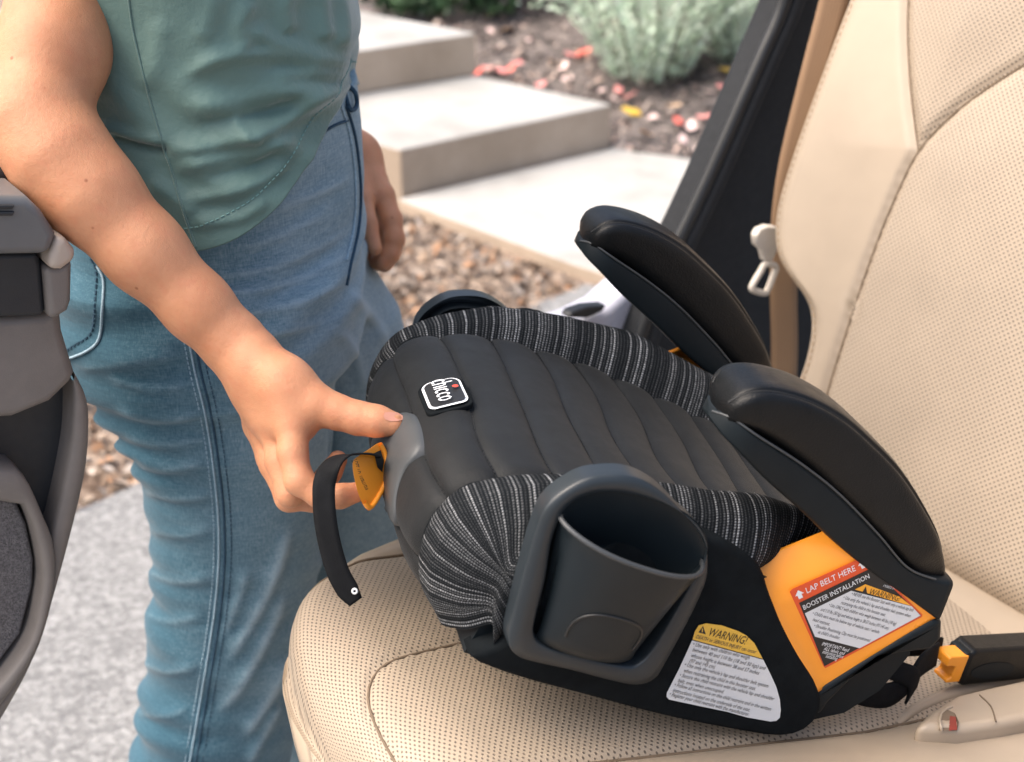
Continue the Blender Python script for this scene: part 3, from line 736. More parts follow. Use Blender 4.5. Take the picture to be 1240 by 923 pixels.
is_main = (bm_ < main_b) & ((tm_ < tjoin) | (tm_ < top_t)) & ((tm_ < tjoin) | (bm_ < seam1[-1, 0]))
s1b = np.interp(tm_, seam1[np.argsort(seam1[:, 1]), 1], seam1[np.argsort(seam1[:, 1]), 0])
is_upper = ~is_main & (tm_ >= top_t) & (bm_ < s1b) & (tm_ > tjoin - .02)
is_upper |= ~is_main & (tm_ > tjoin) & (bm_ < s1b)
backrest = grid("backrest", PB, M['perf'], CAR, UVB, mask=is_main)
grid("shoulder_panel", PB, M['perf'], backrest, UVB, mask=is_upper)
grid("backrest_bolster", PB, M['leather'], backrest, UVB, mask=~(is_main | is_upper))
def on_back(bt, lift=0): bt = np.asarray(bt); return bk(bt[:, 0], bt[:, 1], b_H(bt[:, 0], bt[:, 1]) + lift)
tube("seam", on_back(seam1, .0012), .0014, M['seam'], backrest, 6)
tube("seam", on_back(seam2, .0012), .0014, M['seam'], backrest, 6)
te = np.linspace(.0, .74, 160)
tube("piping", on_back(np.stack([b_edge(te) - .002, te], 1), .001), .0032, M['leather'], backrest, 8)
dashes("stitching", on_back(np.stack([b_edge(te) - .012, te], 1), .0008), .005, .0035, .0009, M['stitch'], backrest)
box("backrest_shell", (1.20, .0, .35), (1.26, 1.0, .80), M['leather'], backrest, .02)

# seat belt hanging beside the backrest
def bplane(px, py, b): return car(onplane(px, py, fromcar((0, b, 0)), WC))
rt = car((1, 0, 0)); 
pth_ = spline([bplane(px, py, 1.19) for px, py in [(1030, -90), (1010, 0), (984, 100), (960, 200), (950, 280), (949, 360), (950, 420), (948, 500)]], 60)
belt = ribbon("seat_belt", pth_, np.tile(rt * .036, (60, 1)), .0014, M['webbing'], CAR)
tb = [bplane(px, py, 1.155) for px, py in [(916, 286), (921, 278), (931, 274), (942, 275), (944, 290), (942, 303), (936, 318), (927, 317), (924, 304), (917, 298)]]
prism("belt_tongue", tb, rt * 0 + np.array([0, .012, 0]), M['cream'], belt, bev=.003)
tube("tongue_loop", spline([bplane(px, py, 1.158) for px, py in [(927, 320), (939, 323), (936, 335), (929, 352), (925, 355), (912, 351), (911, 346), (921, 329)]], 50, True), .0042, M['cream'], belt, 8, closed=True)
# pillar with rubber seal and painted jamb
sealpx = [(965, -60), (948, 8), (925, 62), (903, 112), (880, 165), (858, 215), (836, 262), (815, 305), (797, 350), (782, 392), (768, 430)]
seal_c = spline([bplane(px, py, 1.27) for px, py in sealpx], 70)
pil_poly = [bplane(px, py, 1.272) for px, py in sealpx] + [bplane(px, py, 1.272) for px, py in [(900, 520), (1010, 470), (1030, 200), (1060, -60)]]
pil = prism("pillar_trim", pil_poly, (0, .05, 0), M['pillar'], CAR, bev=.012, seg=4)
tube("door_seal", seal_c + np.array([-.004, -.004, 0]), .0095, M['rubber'], pil, 10)
tube("trim_roll", seal_c + np.array([.016, -.006, .004]), .0115, M['pillar'], pil, 10)
tube("trim_groove", seal_c + np.array([.0285, -.003, .007]), .0042, M['rubber'], pil, 8)
jam = [bplane(px, py, 1.31) for px, py in [(790, 345), (772, 420), (640, 430), (668, 402), (706, 390), (738, 374), (758, 356), (772, 343)]]
prism("painted_jamb", jam, (0, .06, 0), M['paint'], CAR, bev=.012, seg=4)
stx = [bplane(px, py, 1.30) for px, py in [(688, 386), (694, 378), (712, 372), (736, 370), (730, 378), (712, 386)]]
prism("door_bumper", stx, (0, .02, 0), M['rubber'], CAR, bev=.004)
qp = [bplane(px, py, 1.30) for px, py in [(786, 372), (800, 395), (1010, 470), (1010, 640), (780, 560), (765, 430)]]
prism("inner_quarter_trim", qp, (0, .03, 0), M['pillar'], CAR, bev=.006)

# open rear door seen from inside
D_E = np.array([-.81, -.586, 0]); D_N = np.array([.586, -.81, 0]); D_P = np.array([-.400, 1.075, 0])
def dpl(px, py, h=0.0): return car(onplane(px, py, D_P + D_N * h, D_N))
dn = car(D_N)
door = prism("door", [dpl(*p) for p in [(-260, 190), (30, 205), (56, 262), (60, 300), (57, 358), (74, 430), (94, 470), (93, 540), (84, 590), (66, 660), (42, 735), (16, 805), (-40, 900), (-260, 1010)]], -dn * .05, M['door_dark'], CAR, bev=.008)
prism("upper_panel", [dpl(px, py, .0) for px, py in [(-250, 368), (0, 366), (36, 363), (57, 352), (60, 385), (75, 434), (70, 446), (45, 470), (0, 488), (-250, 500)]], dn * .035, M['door_grey'], door, bev=.012, seg=4)
def arc_strip(name, outer, inner, h, mat, bev=.006):
    A_ = spline([dpl(*p, 0.0) for p in outer], 40); B_ = spline([dpl(*p, 0.0) for p in inner], 40)
    prf = [(0, 0), (0, .75), (.06, .93), (.18, 1), (.5, 1.04), (.82, 1), (.94, .93), (1, .75), (1, 0)]
    P = np.array([[A_[k] + (B_[k] - A_[k]) * f + dn * h * g for k in range(40)] for f, g in prf])
    o = grid(name, P, mat, door); fix_normals(o); return o
arc_strip("lower_trim", [(76, 436), (90, 462), (95, 490), (93, 540), (84, 590), (66, 660), (42, 735), (16, 805), (-40, 905)],
          [(75, 448), (76, 480), (74, 520), (66, 565), (56, 610), (49, 640), (50, 690), (32, 765), (-50, 880)], .028, M['door_grey'])
arc_strip("pocket_trim", [(-120, 520), (-20, 548), (4, 550), (20, 566), (38, 606), (50, 638), (51, 690), (30, 765), (-20, 840), (-120, 930)],
          [(-120, 560), (-20, 588), (2, 592), (12, 592), (26, 622), (36, 668), (35, 700), (20, 760), (-30, 825), (-120, 905)], .034, M['door_grey'])
prism("speaker_grille", [dpl(*p) for p in [(-120, 565), (-20, 590), (2, 596), (12, 597), (25, 625), (34, 668), (33, 700), (18, 758), (-30, 822), (-120, 900)]], dn * .016, simple("speaker_mesh", (.14, .13, .13), .7, .5, 500, 1, 700, .002), door, bev=.004)
arm = prism("door_armrest", [dpl(*p) for p in [(-250, 285), (24, 286), (28, 300), (33, 355), (30, 362), (-250, 366)]], dn * .045, M['door_dark'], door, bev=.006)
prism("switch_panel", [dpl(*p) for p in [(-250, 205), (2, 213), (20, 230), (37, 256), (30, 281), (-250, 284)]], dn * .062, M['switch'], door, bev=.008, seg=4)
for yy in (249, 257):
    prism("window_switch", [dpl(px, py, .060) for px, py in [(-30, yy - 2.5), (16, yy - 2.5), (13, yy + 2.5), (-30, yy + 2.5)]], dn * .005, M['door_dark'], door, bev=.001)
prism("armrest_cap", [dpl(*p) for p in [(30, 282), (34, 270), (39, 258), (50, 264), (60, 276), (62, 288), (44, 300), (28, 300)]], dn * .060, M['door_cream'], door, bev=.008, seg=4)
prism("armrest_end", [dpl(*p) for p in [(28, 300), (44, 301), (61, 291), (60, 340), (56, 352), (36, 364), (33, 355)]], dn * .052, M['door_grey'], door, bev=.008, seg=4)

# ------------------------------------------------------------------ the booster seat
BS = empty("booster_seat", O_B, B_B)
tag(BS, "black child booster seat with striped knit sides and orange belt guides", "booster seat")
prof = spline([(-.118, .002), (-.143, .022), (-.157, .052), (-.158, .085), (-.148, .111), (-.127, .128), (-.095, .1365), (-.05, .140), (.02, .141), (.09, .140), (.16, .135), (.235, .128), (.262, .112)], 440)
ps = np.r_[0, np.cumsum(np.linalg.norm(np.diff(prof, axis=0), axis=1))]
ptan = np.gradient(prof, axis=0); ptan /= np.linalg.norm(ptan, axis=1)[:, None]; pnor = np.stack([-ptan[:, 1], ptan[:, 0]], 1)
nose_w = np.clip((-.06 - prof[:, 0]) / .07, 0, 1)            # how much a station belongs to the rolled front
def y_in(x): return np.interp(x, [-.2, -.13, -.05, .03, .10, .16, .26], [.120, .126, .130, .128, .112, .100, .095])
def h_rid(x): return np.interp(x, [-.2, -.155, -.12, -.06, 0, .08, .15, .26], [.004, .006, .010, .018, .027, .034, .030, .024])
def round_off(y, w): return -.035 * w * np.clip((np.abs(y) - .07) / .12, 0, 1.2) ** 2
# stitched channels across the pad
ql = []
for x_, z_ in [(-.150, .036), (-.1535, .099)]:
    ql.append(float(ps[np.argmin(np.hypot(prof[:, 0] - x_, prof[:, 1] - z_))]))
for x_ in [-.117, -.070, -.024, .017, .058, .100, .138, .175, .21]:
    k = np.argmin(np.abs(prof[:, 0] - x_) + (prof[:, 1] < .12)); ql.append(float(ps[k]))
ql = np.array(ql)
def wave(y, k): return (.0055 * np.sin(y / .125 * math.pi * .95) + .002 * np.sin(y * 40 + k)) * (1 if k > 1 else .35)
def pad_pt(i, y, full=True):
    s = ps[i]; x = prof[i, 0]; yi = y_in(x)
    d = np.min([abs(s - q - wave(y, k)) for k, q in enumerate(ql)])
    e = (yi - abs(y)) / yi
    h = .0062 * (1 - math.exp(-(d / .0060) ** .95)) - .0040
    h = h - .004 * max(0, 1 - e / .10) ** 2 + round_off(y, nose_w[i])
    h = h - .006 * (1 - nose_w[i]) * (1 - (y / .13) ** 2) * np.clip((x + .02) / .1, 0, 1)
    return np.array([x + pnor[i, 0] * h, y, prof[i, 1] + pnor[i, 1] * h])
NI = len(prof); ys = np.linspace(-1, 1, 71)
PP = np.array([[pad_pt(i, yy * (y_in(prof[i, 0]) + .004)) for yy in ys] for i in range(NI)])
pad = grid("seat_pad", PP, M['pad_fabric'], BS, uv=np.stack([np.repeat(ps[:, None], 71, 1), PP[..., 1]], -1))
for k, q in enumerate(ql):
    pts = []
    for yy in np.linspace(-.96, .96, 90):
        y = yy * .12; s = q + wave(y, k); i = int(np.clip(np.searchsorted(ps, s) - 1, 0, NI - 2)); fr = (s - ps[i]) / (ps[i + 1] - ps[i]); y = yy * y_in(prof[i, 0]); p = pad_pt(i, y) * (1 - fr) + pad_pt(i + 1, y) * fr; pts.append(p + np.array([pnor[i, 0], 0, pnor[i, 1]]) * .0004)
    dashes("stitching", np.array(pts), .0026, .0014, .00065, M['thread'], pad)
# knit side bolsters
def section(i, side):
    x, z = prof[i]; yi = y_in(x); hr = h_rid(x); w = nose_w[i]
    s_top = float(np.interp(-.098, prof[150:, 0], ps[150:])); fz = np.clip(ps[i] / s_top, 0, 1)
    cx = max(x, -.088); cz_ = float(.012 + .105 * fz ** 1.15) if x < .03 else float(np.interp(x, [.03, .06, .075, .10, .15, .26], [.117, .118, .120, .130, .135, .13]))
    iv = np.array([cx - x, cz_ - z]); L_ = np.linalg.norm(iv) + 1e-9; iv = iv / L_
    yo = .1885
    key = [(yi - .006, -.006), (yi + .006, hr * .55), (yi + .020, hr * .95), (.155, hr), (.173, hr - .008), (.1845, hr - .022)]
    pts = []
    for y, h in key:
        h = h + round_off(y, w); pts.append(np.array([x + pnor[i, 0] * h, y, z + pnor[i, 1] * h]))
    base = pts[-1]
    for f, y in ((.25, yo), (.5, yo + .001), (.75, yo), (1.0, yo - .004)):
        tgt = np.array([cx, y, cz_]); q = base + (tgt - base) * f; q[1] = y; pts.append(q)
    pts = np.array(pts); k = float(np.interp(x, [.07, .14], [0, .042])); pts[:, 1] -= k * np.clip((pts[:, 1] - .13) / .055, 0, 1.1)
    pts = spline(pts, 40); pts[:, 1] *= side; return pts
for side in (-1, 1):
    S = np.array([section(i, side) for i in range(4, NI - 6, 2)])
    v = np.concatenate([np.zeros((S.shape[0], 1)), np.cumsum(np.linalg.norm(np.diff(S, axis=1), axis=2), axis=1)], 1)
    o = grid("knit_bolster", S, M['knit'], BS, uv=np.stack([np.repeat(ps[4:NI - 6:2][:, None], 40, 1), v], -1)); fix_normals(o)
    rim = np.array([pad_pt(i, side * (y_in(prof[i, 0]) + .001)) + np.array([pnor[i, 0], 0, pnor[i, 1]]) * .001 for i in range(4, NI - 16, 2)])
    tube("piping", rim, .0026, M['black_fabric'], BS, 7)
# shell under the cover
inn = prof - pnor * (.014 + .036 * nose_w)[:, None]
sh = [(x, z) for x, z in inn[12:-4:12]] + [(.262, .09), (.255, .05), (.235, .022), (.20, .004), (-.105, .004)]
prism("shell", [(x, -.176, z) for x, z in sh], (0, .352, 0), M['plastic'], BS, bev=.004)
sp_poly = [(-.108, .012), (-.085, .005), (-.05, .001), (.0, -.002), (.067, -.006), (.13, -.006), (.172, -.004), (.190, .003), (.199, .016), (.197, .034), (.181, .052), (.150, .075), (.124, .096), (.100, .118), (.078, .140), (.05, .150), (.02, .154), (-.03, .15), (-.07, .09), (-.082, .04), (-.09, .028)]
sp_poly = spline(sp_poly, 70, True)
rb = [ly(px, py, -.185) for px, py in [(984, 838), (1040, 803), (1100, 766), (1133, 747), (1140, 752), (1139, 772), (1126, 786), (1090, 790), (1062, 797), (1030, 822), (1002, 850), (992, 866), (984, 860)]]
og = {}
def orange_patch(side):
    n, m = 44, 44; P = np.zeros((n, m, 3))
    Lc = spline([(903, 681), (917, 712), (938, 750), (962, 793), (985, 840)], m); Rc_ = np.array([(1004 + (1140 - 1004) * t, 641 + (742 - 641) * t) for t in np.linspace(0, 1, m)])
    for i, u in enumerate(np.linspace(0, 1, n)):
        for j, v in enumerate(np.linspace(0, 1, m)):
            px, py = Lc[j] * (1 - u) + Rc_[j] * u
            y = -.1835 - math.exp(-(u / .05) ** 2) * .005 + .030 * max(0, .36 - v) ** 1.5 * 3.0
            P[i, j] = ly(px, py, y)
    return P
def mir(p, side): p = np.array(p, float); p = p.reshape(-1, 3).copy(); p[:, 1] *= -side; return p
for side in (-1, 1):
    s = side
    p = np.array([(x, -.193, z) for x, z in sp_poly]); p[:, 1] *= -s
    plate_pad("side_panel", p + np.array([0, .022 * -s, 0]), None, (0, s, 0), [(0, 0), (0, .016), (.001, .019), (.003, .0212), (.006, .022)], M['black_fabric'], BS)
    q = np.array(rb); q[:, 1] = -.188; q[:, 1] *= -s
    prism("rear_skirt", q, (0, .07 * -s, 0), M['plastic'], BS, bev=.005)
    P = orange_patch(-1); P[..., 1] *= -s
    o = grid("belt_guide", P, M['orange'], BS); fix_normals(o); solidify(o, .003, 0)
    # armrest: beam and padded top
    yc = -.158 if s < 0 else .180
    bt = spline([(-.003, .236), (.003, .2415), (.03, .236), (.07, .226), (.11, .2125), (.16, .190), (.20, .170), (.228, .166), (.250, .168)], 60)
    bb_ = spline([(-.004, .232), (.004, .226), (.018, .220), (.05, .205), (.09, .189), (.13, .172), (.17, .1575), (.215, .144), (.258, .130)], 60)
    th = .0305; nb_ = 32; P = np.zeros((60, nb_, 3))
    for i in range(60):
        c, hv = (bt[i] + bb_[i]) / 2, (bt[i] - bb_[i]) / 2; f = i / 59
        wd = th * max(.12, math.sqrt(max(0, 1 - (1 - min(f / .13, 1)) ** 2)))
        for k in range(nb_):
            a_ = 2 * math.pi * k / nb_; ca, sa = math.cos(a_), math.sin(a_)
            y_, h_ = math.copysign(abs(ca) ** .22, ca), math.copysign(abs(sa) ** .22, sa)
            P[i, k] = (c[0] + hv[0] * h_, yc + wd * y_, c[1] + hv[1] * h_)
    P = np.concatenate([np.repeat(P[0].mean(0)[None, None], nb_, 1), P, np.repeat((P[-1].mean(0) + np.array([.004, 0, 0]))[None, None], nb_, 1)], 0)
    bo = grid("armrest", P, M['plastic'], BS, cv=True); fix_normals(bo)
    lipl = np.array([(bt[i, 0], yc - (th + .0) * max(.12, math.sqrt(max(0, 1 - (1 - min(i / 59 / .13, 1)) ** 2))), bt[i, 1]) for i in range(56)])
    tube("beam_lip", lipl, .0009, M['grip'], bo, 6)
    top = spline([(-.003, .246), (.002, .262), (.018, .272), (.05, .275), (.085, .270), (.12, .258), (.155, .243), (.19, .222), (.22, .200), (.243, .176), (.248, .164)], 60)
    bot = spline([(-.001, .236), (.02, .237), (.05, .230), (.08, .2205), (.11, .2085), (.14, .196), (.17, .182), (.20, .168), (.225, .158), (.24, .156), (.246, .158)], 60)
    n_ = 48; P = np.zeros((60, n_, 3)); 
    for i in range(60):
        c = (top[i] + bot[i]) / 2; hv = (top[i] - bot[i]) / 2; f = i / 59
        wd = .0285 * min(1, (1 - (1 - min(f / .10, 1)) ** 2) ** .5 * .62 + .38) * (1 - .25 * max(0, (f - .85) / .15))
        endf = 1 if 0 < i < 59 else .6
        for k in range(n_):
            a = 2 * math.pi * k / n_; ca, sa = math.cos(a), math.sin(a)
            ex = lambda v, e: math.copysign(abs(v) ** e, v)
            yy, hh = ex(ca, .42) * wd * endf, ex(sa, .50)
            crease = sum(math.exp(-((a - aa0) / .085) ** 2) for aa0 in (math.radians(52), math.radians(128)))
            sc = 1 - .085 * crease
            puff = 1 + .02 * math.sin(f * 9 + k * .3)
            P[i, k] = (c[0] + hv[0] * hh * sc, yc + yy * sc * puff, c[1] + hv[1] * hh * sc)
    caps = [P[0].mean(0), P[-1].mean(0)]
    P = np.concatenate([np.repeat(caps[0][None, None], n_, 1), P, np.repeat(caps[1][None, None], n_, 1)], 0)
    ap = grid("arm_pad", P, M['pad_leather'], bo, cv=True); fix_normals(ap)
    for k in (7, 17):
        tube("seam", P[2:-3, k] + np.array([0, 0, .0]), .0011, M['thread'], bo, 6)
# cup holders on both sides
plate_px = [(700, 578), (735, 571), (768, 574), (800, 592), (832, 626), (850, 655), (853, 690), (842, 722), (822, 762), (803, 797), (790, 817), (768, 824), (735, 818), (690, 806), (640, 795), (620, 787), (613, 770), (620, 735), (633, 685), (646, 640), (662, 605)]
plate = np.array([ly(px, py, -.20)[[0, 2]] for px, py in plate_px]); plate = spline(plate, 90, True)
for s in (-1, 1):
    mx = -.0395; rxo = .0600; dzf = 0 if s < 0 else -.038
    hole = []
    n_ = 96; cup = []
    zr = .1425                                                     # rim height at the sides
    def mouth(a, grow=0.0):
        ca, sa = math.cos(a), math.sin(a); x = mx + (rxo + grow) * math.copysign(abs(ca) ** .85, ca)
        tilt = (x - mx) * -.06
        if sa >= 0: return np.array([x, -.2055, zr + tilt + (.034 + grow) * sa ** .9])         # arch cut in the plate
        return np.array([x, -.2055 + (.032 + grow) * -abs(sa) ** 1.15, zr + tilt - .003 * abs(sa)])
    # plate as a ring between its outline and the mouth
    A = np.linspace(0, 2 * math.pi, n_, endpoint=False)
    inner = np.array([mouth(a) for a in A])[:, [0, 2]]
    low = np.array([mx - .01, .045])
    arch = [(mx + rxo * math.copysign(abs(math.cos(t)) ** .85, math.cos(t)), zr - .06 * rxo * math.cos(t) + .034 * math.sin(t) ** .9) for t in np.linspace(0, math.pi, 40)]
    ring_in = arch + [(-.0968, .125), (-.0885, .098), (-.0825, .070), (-.077, .052), (-.066, .0445), (-.04, .042), (.002, .041), (.014, .047), (.0185, .066), (.0195, .10), (.0198, .122)]
    ring_in = np.array(ring_in); cen = np.array([mx, .105])
    ang_o = np.unwrap(np.arctan2(plate[:, 1] - cen[1], plate[:, 0] - cen[0])); 
    if ang_o[-1] < ang_o[0]: plate2 = plate[::-1]; ang_o = np.unwrap(np.arctan2(plate2[:, 1] - cen[1], plate2[:, 0] - cen[0]))
    else: plate2 = plate
    def outer_at(t):
        k = ang_o[0] + (t - ang_o[0]) % (2 * math.pi)
        return np.array([np.interp(k, np.r_[ang_o, ang_o[0] + 2 * math.pi], np.r_[plate2[:, j], plate2[0, j]]) for j in (0, 1)])
    n_p = 180; TA = np.linspace(-math.pi, math.pi, n_p, endpoint=False)
    dense = spline(ring_in, 600, True); ai = np.arctan2(dense[:, 1] - cen[1], dense[:, 0] - cen[0]); ri_ = np.hypot(dense[:, 1] - cen[1], dense[:, 0] - cen[0]); so_ = np.argsort(ai)
    rr_ = np.interp(TA, ai[so_], ri_[so_], period=2 * math.pi); ring_in = cen + np.stack([np.cos(TA), np.sin(TA)], 1) * rr_[:, None]
    outer = np.array([outer_at(t) for t in TA])
    rows = [(1.0, -.189), (1.0, -.199), (.985, -.2035), (.94, -.2065), (.5, -.2075), (.10, -.2075), (.03, -.2060), (.0, -.2030), (.0, -.190)]
    P = np.array([[(ring_in[k, 0] + (outer[k, 0] - ring_in[k, 0]) * f, y, ring_in[k, 1] + (outer[k, 1] - ring_in[k, 1]) * f) for k in range(n_p)] for f, y in rows])
    P[..., 1] *= -s; P[..., 2] += dzf
    ch = grid("cup_holder", P, M['cup_frame'], BS, cv=True); fix_normals(ch)
    rec = np.array([(x, -.1915, z) for x, z in ring_in]); rec[:, 1] *= -s; rec[:, 2] += dzf; rec[rec[:, 2] > zr + dzf, 2] = zr + dzf - .001
    flat("recess_floor", rec, M['cup_plastic'], ch)
    # cup: inner well, thick lip, outer wall
    zb = .030
    def well(a, f, grow):
        m0 = mouth(a, grow); ca, sa = math.cos(a), math.sin(a)
        bx = mx + .006 + (.037 + grow) * ca; by = -.194 + (.020 + grow) * sa; bz = .060 - grow
        return m0 + (np.array([bx, by, bz]) - m0) * f
    Pi = np.array([[well(a, f, -.0015 if math.sin(a) < 0 else .0012) for a in A] for f in (0, .04, .12, .3, .55, .8, .95, 1)])
    bottom = Pi[-1].mean(0); Pi = np.concatenate([Pi, np.repeat(bottom[None, None], n_, 1)], 0)
    Pi[..., 1] *= -s; Pi[..., 2] += dzf
    w_ = grid("cup_well", Pi, M['cup_plastic'], ch, cv=True); fix_normals(w_)
    Ah = np.linspace(math.pi * .985, math.pi * 2.015, 60)
    def outw(a, f):
        m0 = mouth(a, .0015); ca, sa = math.cos(a), math.sin(a)
        bx = mx + .008 + .0405 * ca; by = -.2005 - .019 * abs(sa) ** 1.15; bz = .056 - .004 * abs(sa)
        p = m0 + (np.array([bx, by, bz]) - m0) * f; p[0] = m0[0] + (bx - m0[0]) * f ** .65; return p
    Po = [[outw(a, f) for a in Ah] for f in np.linspace(0, 1, 14)]
    last = np.array(Po[-1]); e1 = last.copy(); e1[:, 1] = -.2035 + (last[:, 1] + .2035) * .6; e1[:, 2] -= .008; e2 = last.copy(); e2[:, 1] = -.193; e2[:, 2] -= .013
    Po = np.array(Po + [list(e1), list(e2)]); Po[..., 1] *= -s; Po[..., 2] += dzf
    co_ = grid("cup", Po, M['cup_plastic'], ch); fix_normals(co_)
    lip = np.array([mouth(a, 0) for a in np.linspace(math.pi * .98, math.pi * 2.02, 60)]); lip[:, 1] *= -s; lip[:, 2] += dzf
    tube("rim", lip, .0019, M['grip'], ch, 8)
    # oval panel line pressed into the cup front
    ov = []
    for t in np.linspace(-.15, math.pi + .10, 50):
        a = math.pi * 1.5 + .02 + .72 * math.cos(math.pi - t); f = .86 - .32 * math.sin(t); q = outw(a, f); q[1] -= .0004; ov.append(q)
    ov = np.array(ov); ov[:, 1] *= -s; ov[:, 2] += dzf
    tube("pressed_line", ov, .0011, M['rubber'], ch, 6)

# ---------------- printed labels on the near side
def LP(px, py, y): return ly(px, py, y)
YL = -.1940
wl = [(790 + x / 6.155, 740 + y / 6.155) for x, y in [(298, 215), (318, 150), (345, 108), (400, 92), (520, 108), (640, 150), (700, 182), (760, 240), (825, 360), (880, 470), (925, 570), (950, 660), (957, 740), (950, 795), (925, 818), (880, 824), (700, 792), (560, 752), (340, 706), (125, 660), (106, 640), (108, 610), (200, 430)]]
lab_o = flat("warning_label", [LP(px, py, YL) for px, py in wl], M['label_white'], BS)
def lab_px(x, y): return (790 + x / 6.155, 740 + y / 6.155)
yt = [lab_px(*p) for p in [(300, 213), (318, 150), (345, 108), (400, 92), (520, 108), (640, 150), (700, 182), (760, 240), (823, 357)]]
flat("yellow_header", [LP(px, py, YL - .0003) for px, py in yt], M['label_yellow'], lab_o)
flat("header_rule", [LP(*lab_px(*p), YL - .0005) for p in [(298, 213), (824, 357), (826, 363), (296, 219)]], M['print'], lab_o)
UPZ = (0, 0, 1)
def put(body, p0, p1, h, mat, y, parent, f=lab_px):
    a, b = LP(*f(*p0), y), LP(*f(*p1), y); d = (b - a); up = np.array([-d[2], 0, d[0]])
    return text_on(body, a, b, up, mat, parent, h)
put("WARNING!", (408, 182), (688, 250), .0074, M['print'], YL - .0006, lab_o)
flat("warning_triangle", [LP(*lab_px(*p), YL - .0006) for p in [(343, 160), (398, 174), (378, 112)]], M['print'], lab_o)
flat("triangle_mark", [LP(*lab_px(*p), YL - .0008) for p in [(370, 130), (378, 132), (374, 160), (368, 158)]], M['label_yellow'], lab_o)
put("DEATH or SERIOUS INJURY can occur", (322, 203), (768, 318), .0034, M['print_grey'], YL - .0006, lab_o)
body = ["• Use only with children who weigh", "between 40 and 110 lbs (18 and 50 kgs) and", "whose height is between 38 and 57 inches", "(97 and 145 cm).", "• Use only the vehicle's lap and shoulder belt system", "when restraining the child in this booster seat.",
        "• Secure this child restraint with the vehicle lap and shoulder", "belt, even when unoccupied.", "• Follow all instructions on this child restraint and in the written", "instructions located on the underside of the seat.", "• Register your child restraint with the manufacturer."]
ext = [(298, 258, 718, 362), (296, 300, 835, 440), (284, 342, 790, 476), (272, 382, 465, 432), (235, 410, 858, 572), (228, 455, 765, 592), (198, 488, 902, 668), (188, 530, 528, 616), (160, 560, 878, 744), (150, 602, 722, 750), (122, 630, 716, 784)]
for t_b, (x0, y0, x1, y1) in zip(body, ext): put(t_b, (x0, y0), (x1, y1), .0036, M['print_grey'], YL - .0006, lab_o)
# label on the orange guide
f2 = lambda x, y: (880 + x / 4.396, 620 + y / 4.396)
YO = -.1852
def polyo(name, pts, y, mat, parent): return flat(name, [LP(*f2(*p), y) for p in pts], mat, parent)
ol = polyo("installation_label", [(335, 425), (350, 410), (720, 243), (742, 245), (1043, 548), (1038, 560), (525, 832), (515, 822)], YO, M['red'], BS)
polyo("black_field", [(385, 485), (772, 298), (1035, 552), (520, 822)], YO - .0003, M['print'], ol)
polyo("white_field", [(416, 540), (662, 420), (985, 503), (1032, 552), (708, 726), (470, 664)], YO - .0005, M['label_white'], ol)
polyo("amber_header", [(682, 413), (738, 385), (922, 452), (985, 502)], YO - .0006, M['label_amber'], ol)
for ox, oy in ((385, 443), (720, 282)):
    polyo("arrow_mark", [(ox + dx, oy + dy) for dx, dy in [(-20, 8), (-6, -26), (26, -12), (13, -7), (22, 12), (0, 22), (-9, 3)]], YO - .0006, M['print_white'], ol)
put("LAP BELT HERE", (428, 434), (688, 312), .0060, M['print_white'], YO - .0007, ol, f2)
put("BOOSTER INSTALLATION", (412, 522), (762, 352), .0050, M['print_white'], YO - .0007, ol, f2)
put("WARNING!", (752, 438), (916, 476), .0056, M['print'], YO - .0008, ol, f2)
polyo("warning_triangle", [(722, 428), (748, 434), (741, 396)], YO - .0008, M['print'], ol)
ob = ["• NEVER use this Booster Seat with only a vehicle lap belt", "• Use only the vehicle's lap and shoulder belt system when", "restraining the child in this booster seat.", "• Use ONLY with children who weigh between 40 lbs (18 kg)", "and 110 lbs (50 kg) and whose height is 38-57 inches (97-145 cm).",
      "• Child's ears must be below top of vehicle seat / vehicle", "head restraint.", "• Shoulder Positioning Clip must be positioned", "at child's shoulder."]
oe = [(662, 442, 990, 532), (618, 462, 975, 562), (606, 490, 842, 556), (540, 502, 898, 604), (498, 526, 860, 628), (454, 546, 808, 648), (456, 580, 545, 606), (462, 612, 758, 692), (484, 646, 600, 680)]
for t_b, (x0, y0, x1, y1) in zip(ob, oe): put(t_b, (x0, y0), (x1, y1), .0032, M['print_grey'], YO - .0007, ol, f2)
for t_b, (x0, y0, x1, y1) in zip(["IMPORTANT! Read", "ALL labels and", "instructions before", "installing"], [(505, 710, 645, 745), (515, 735, 622, 762), (508, 752, 616, 780), (525, 775, 585, 790)]):
    put(t_b, (x0, y0), (x1, y1), .0034, M['print_white'], YO - .0007, ol, f2)
put("192023.31", (832, 398), (890, 414), .0022, M['print_white'], YO - .0007, ol, f2)

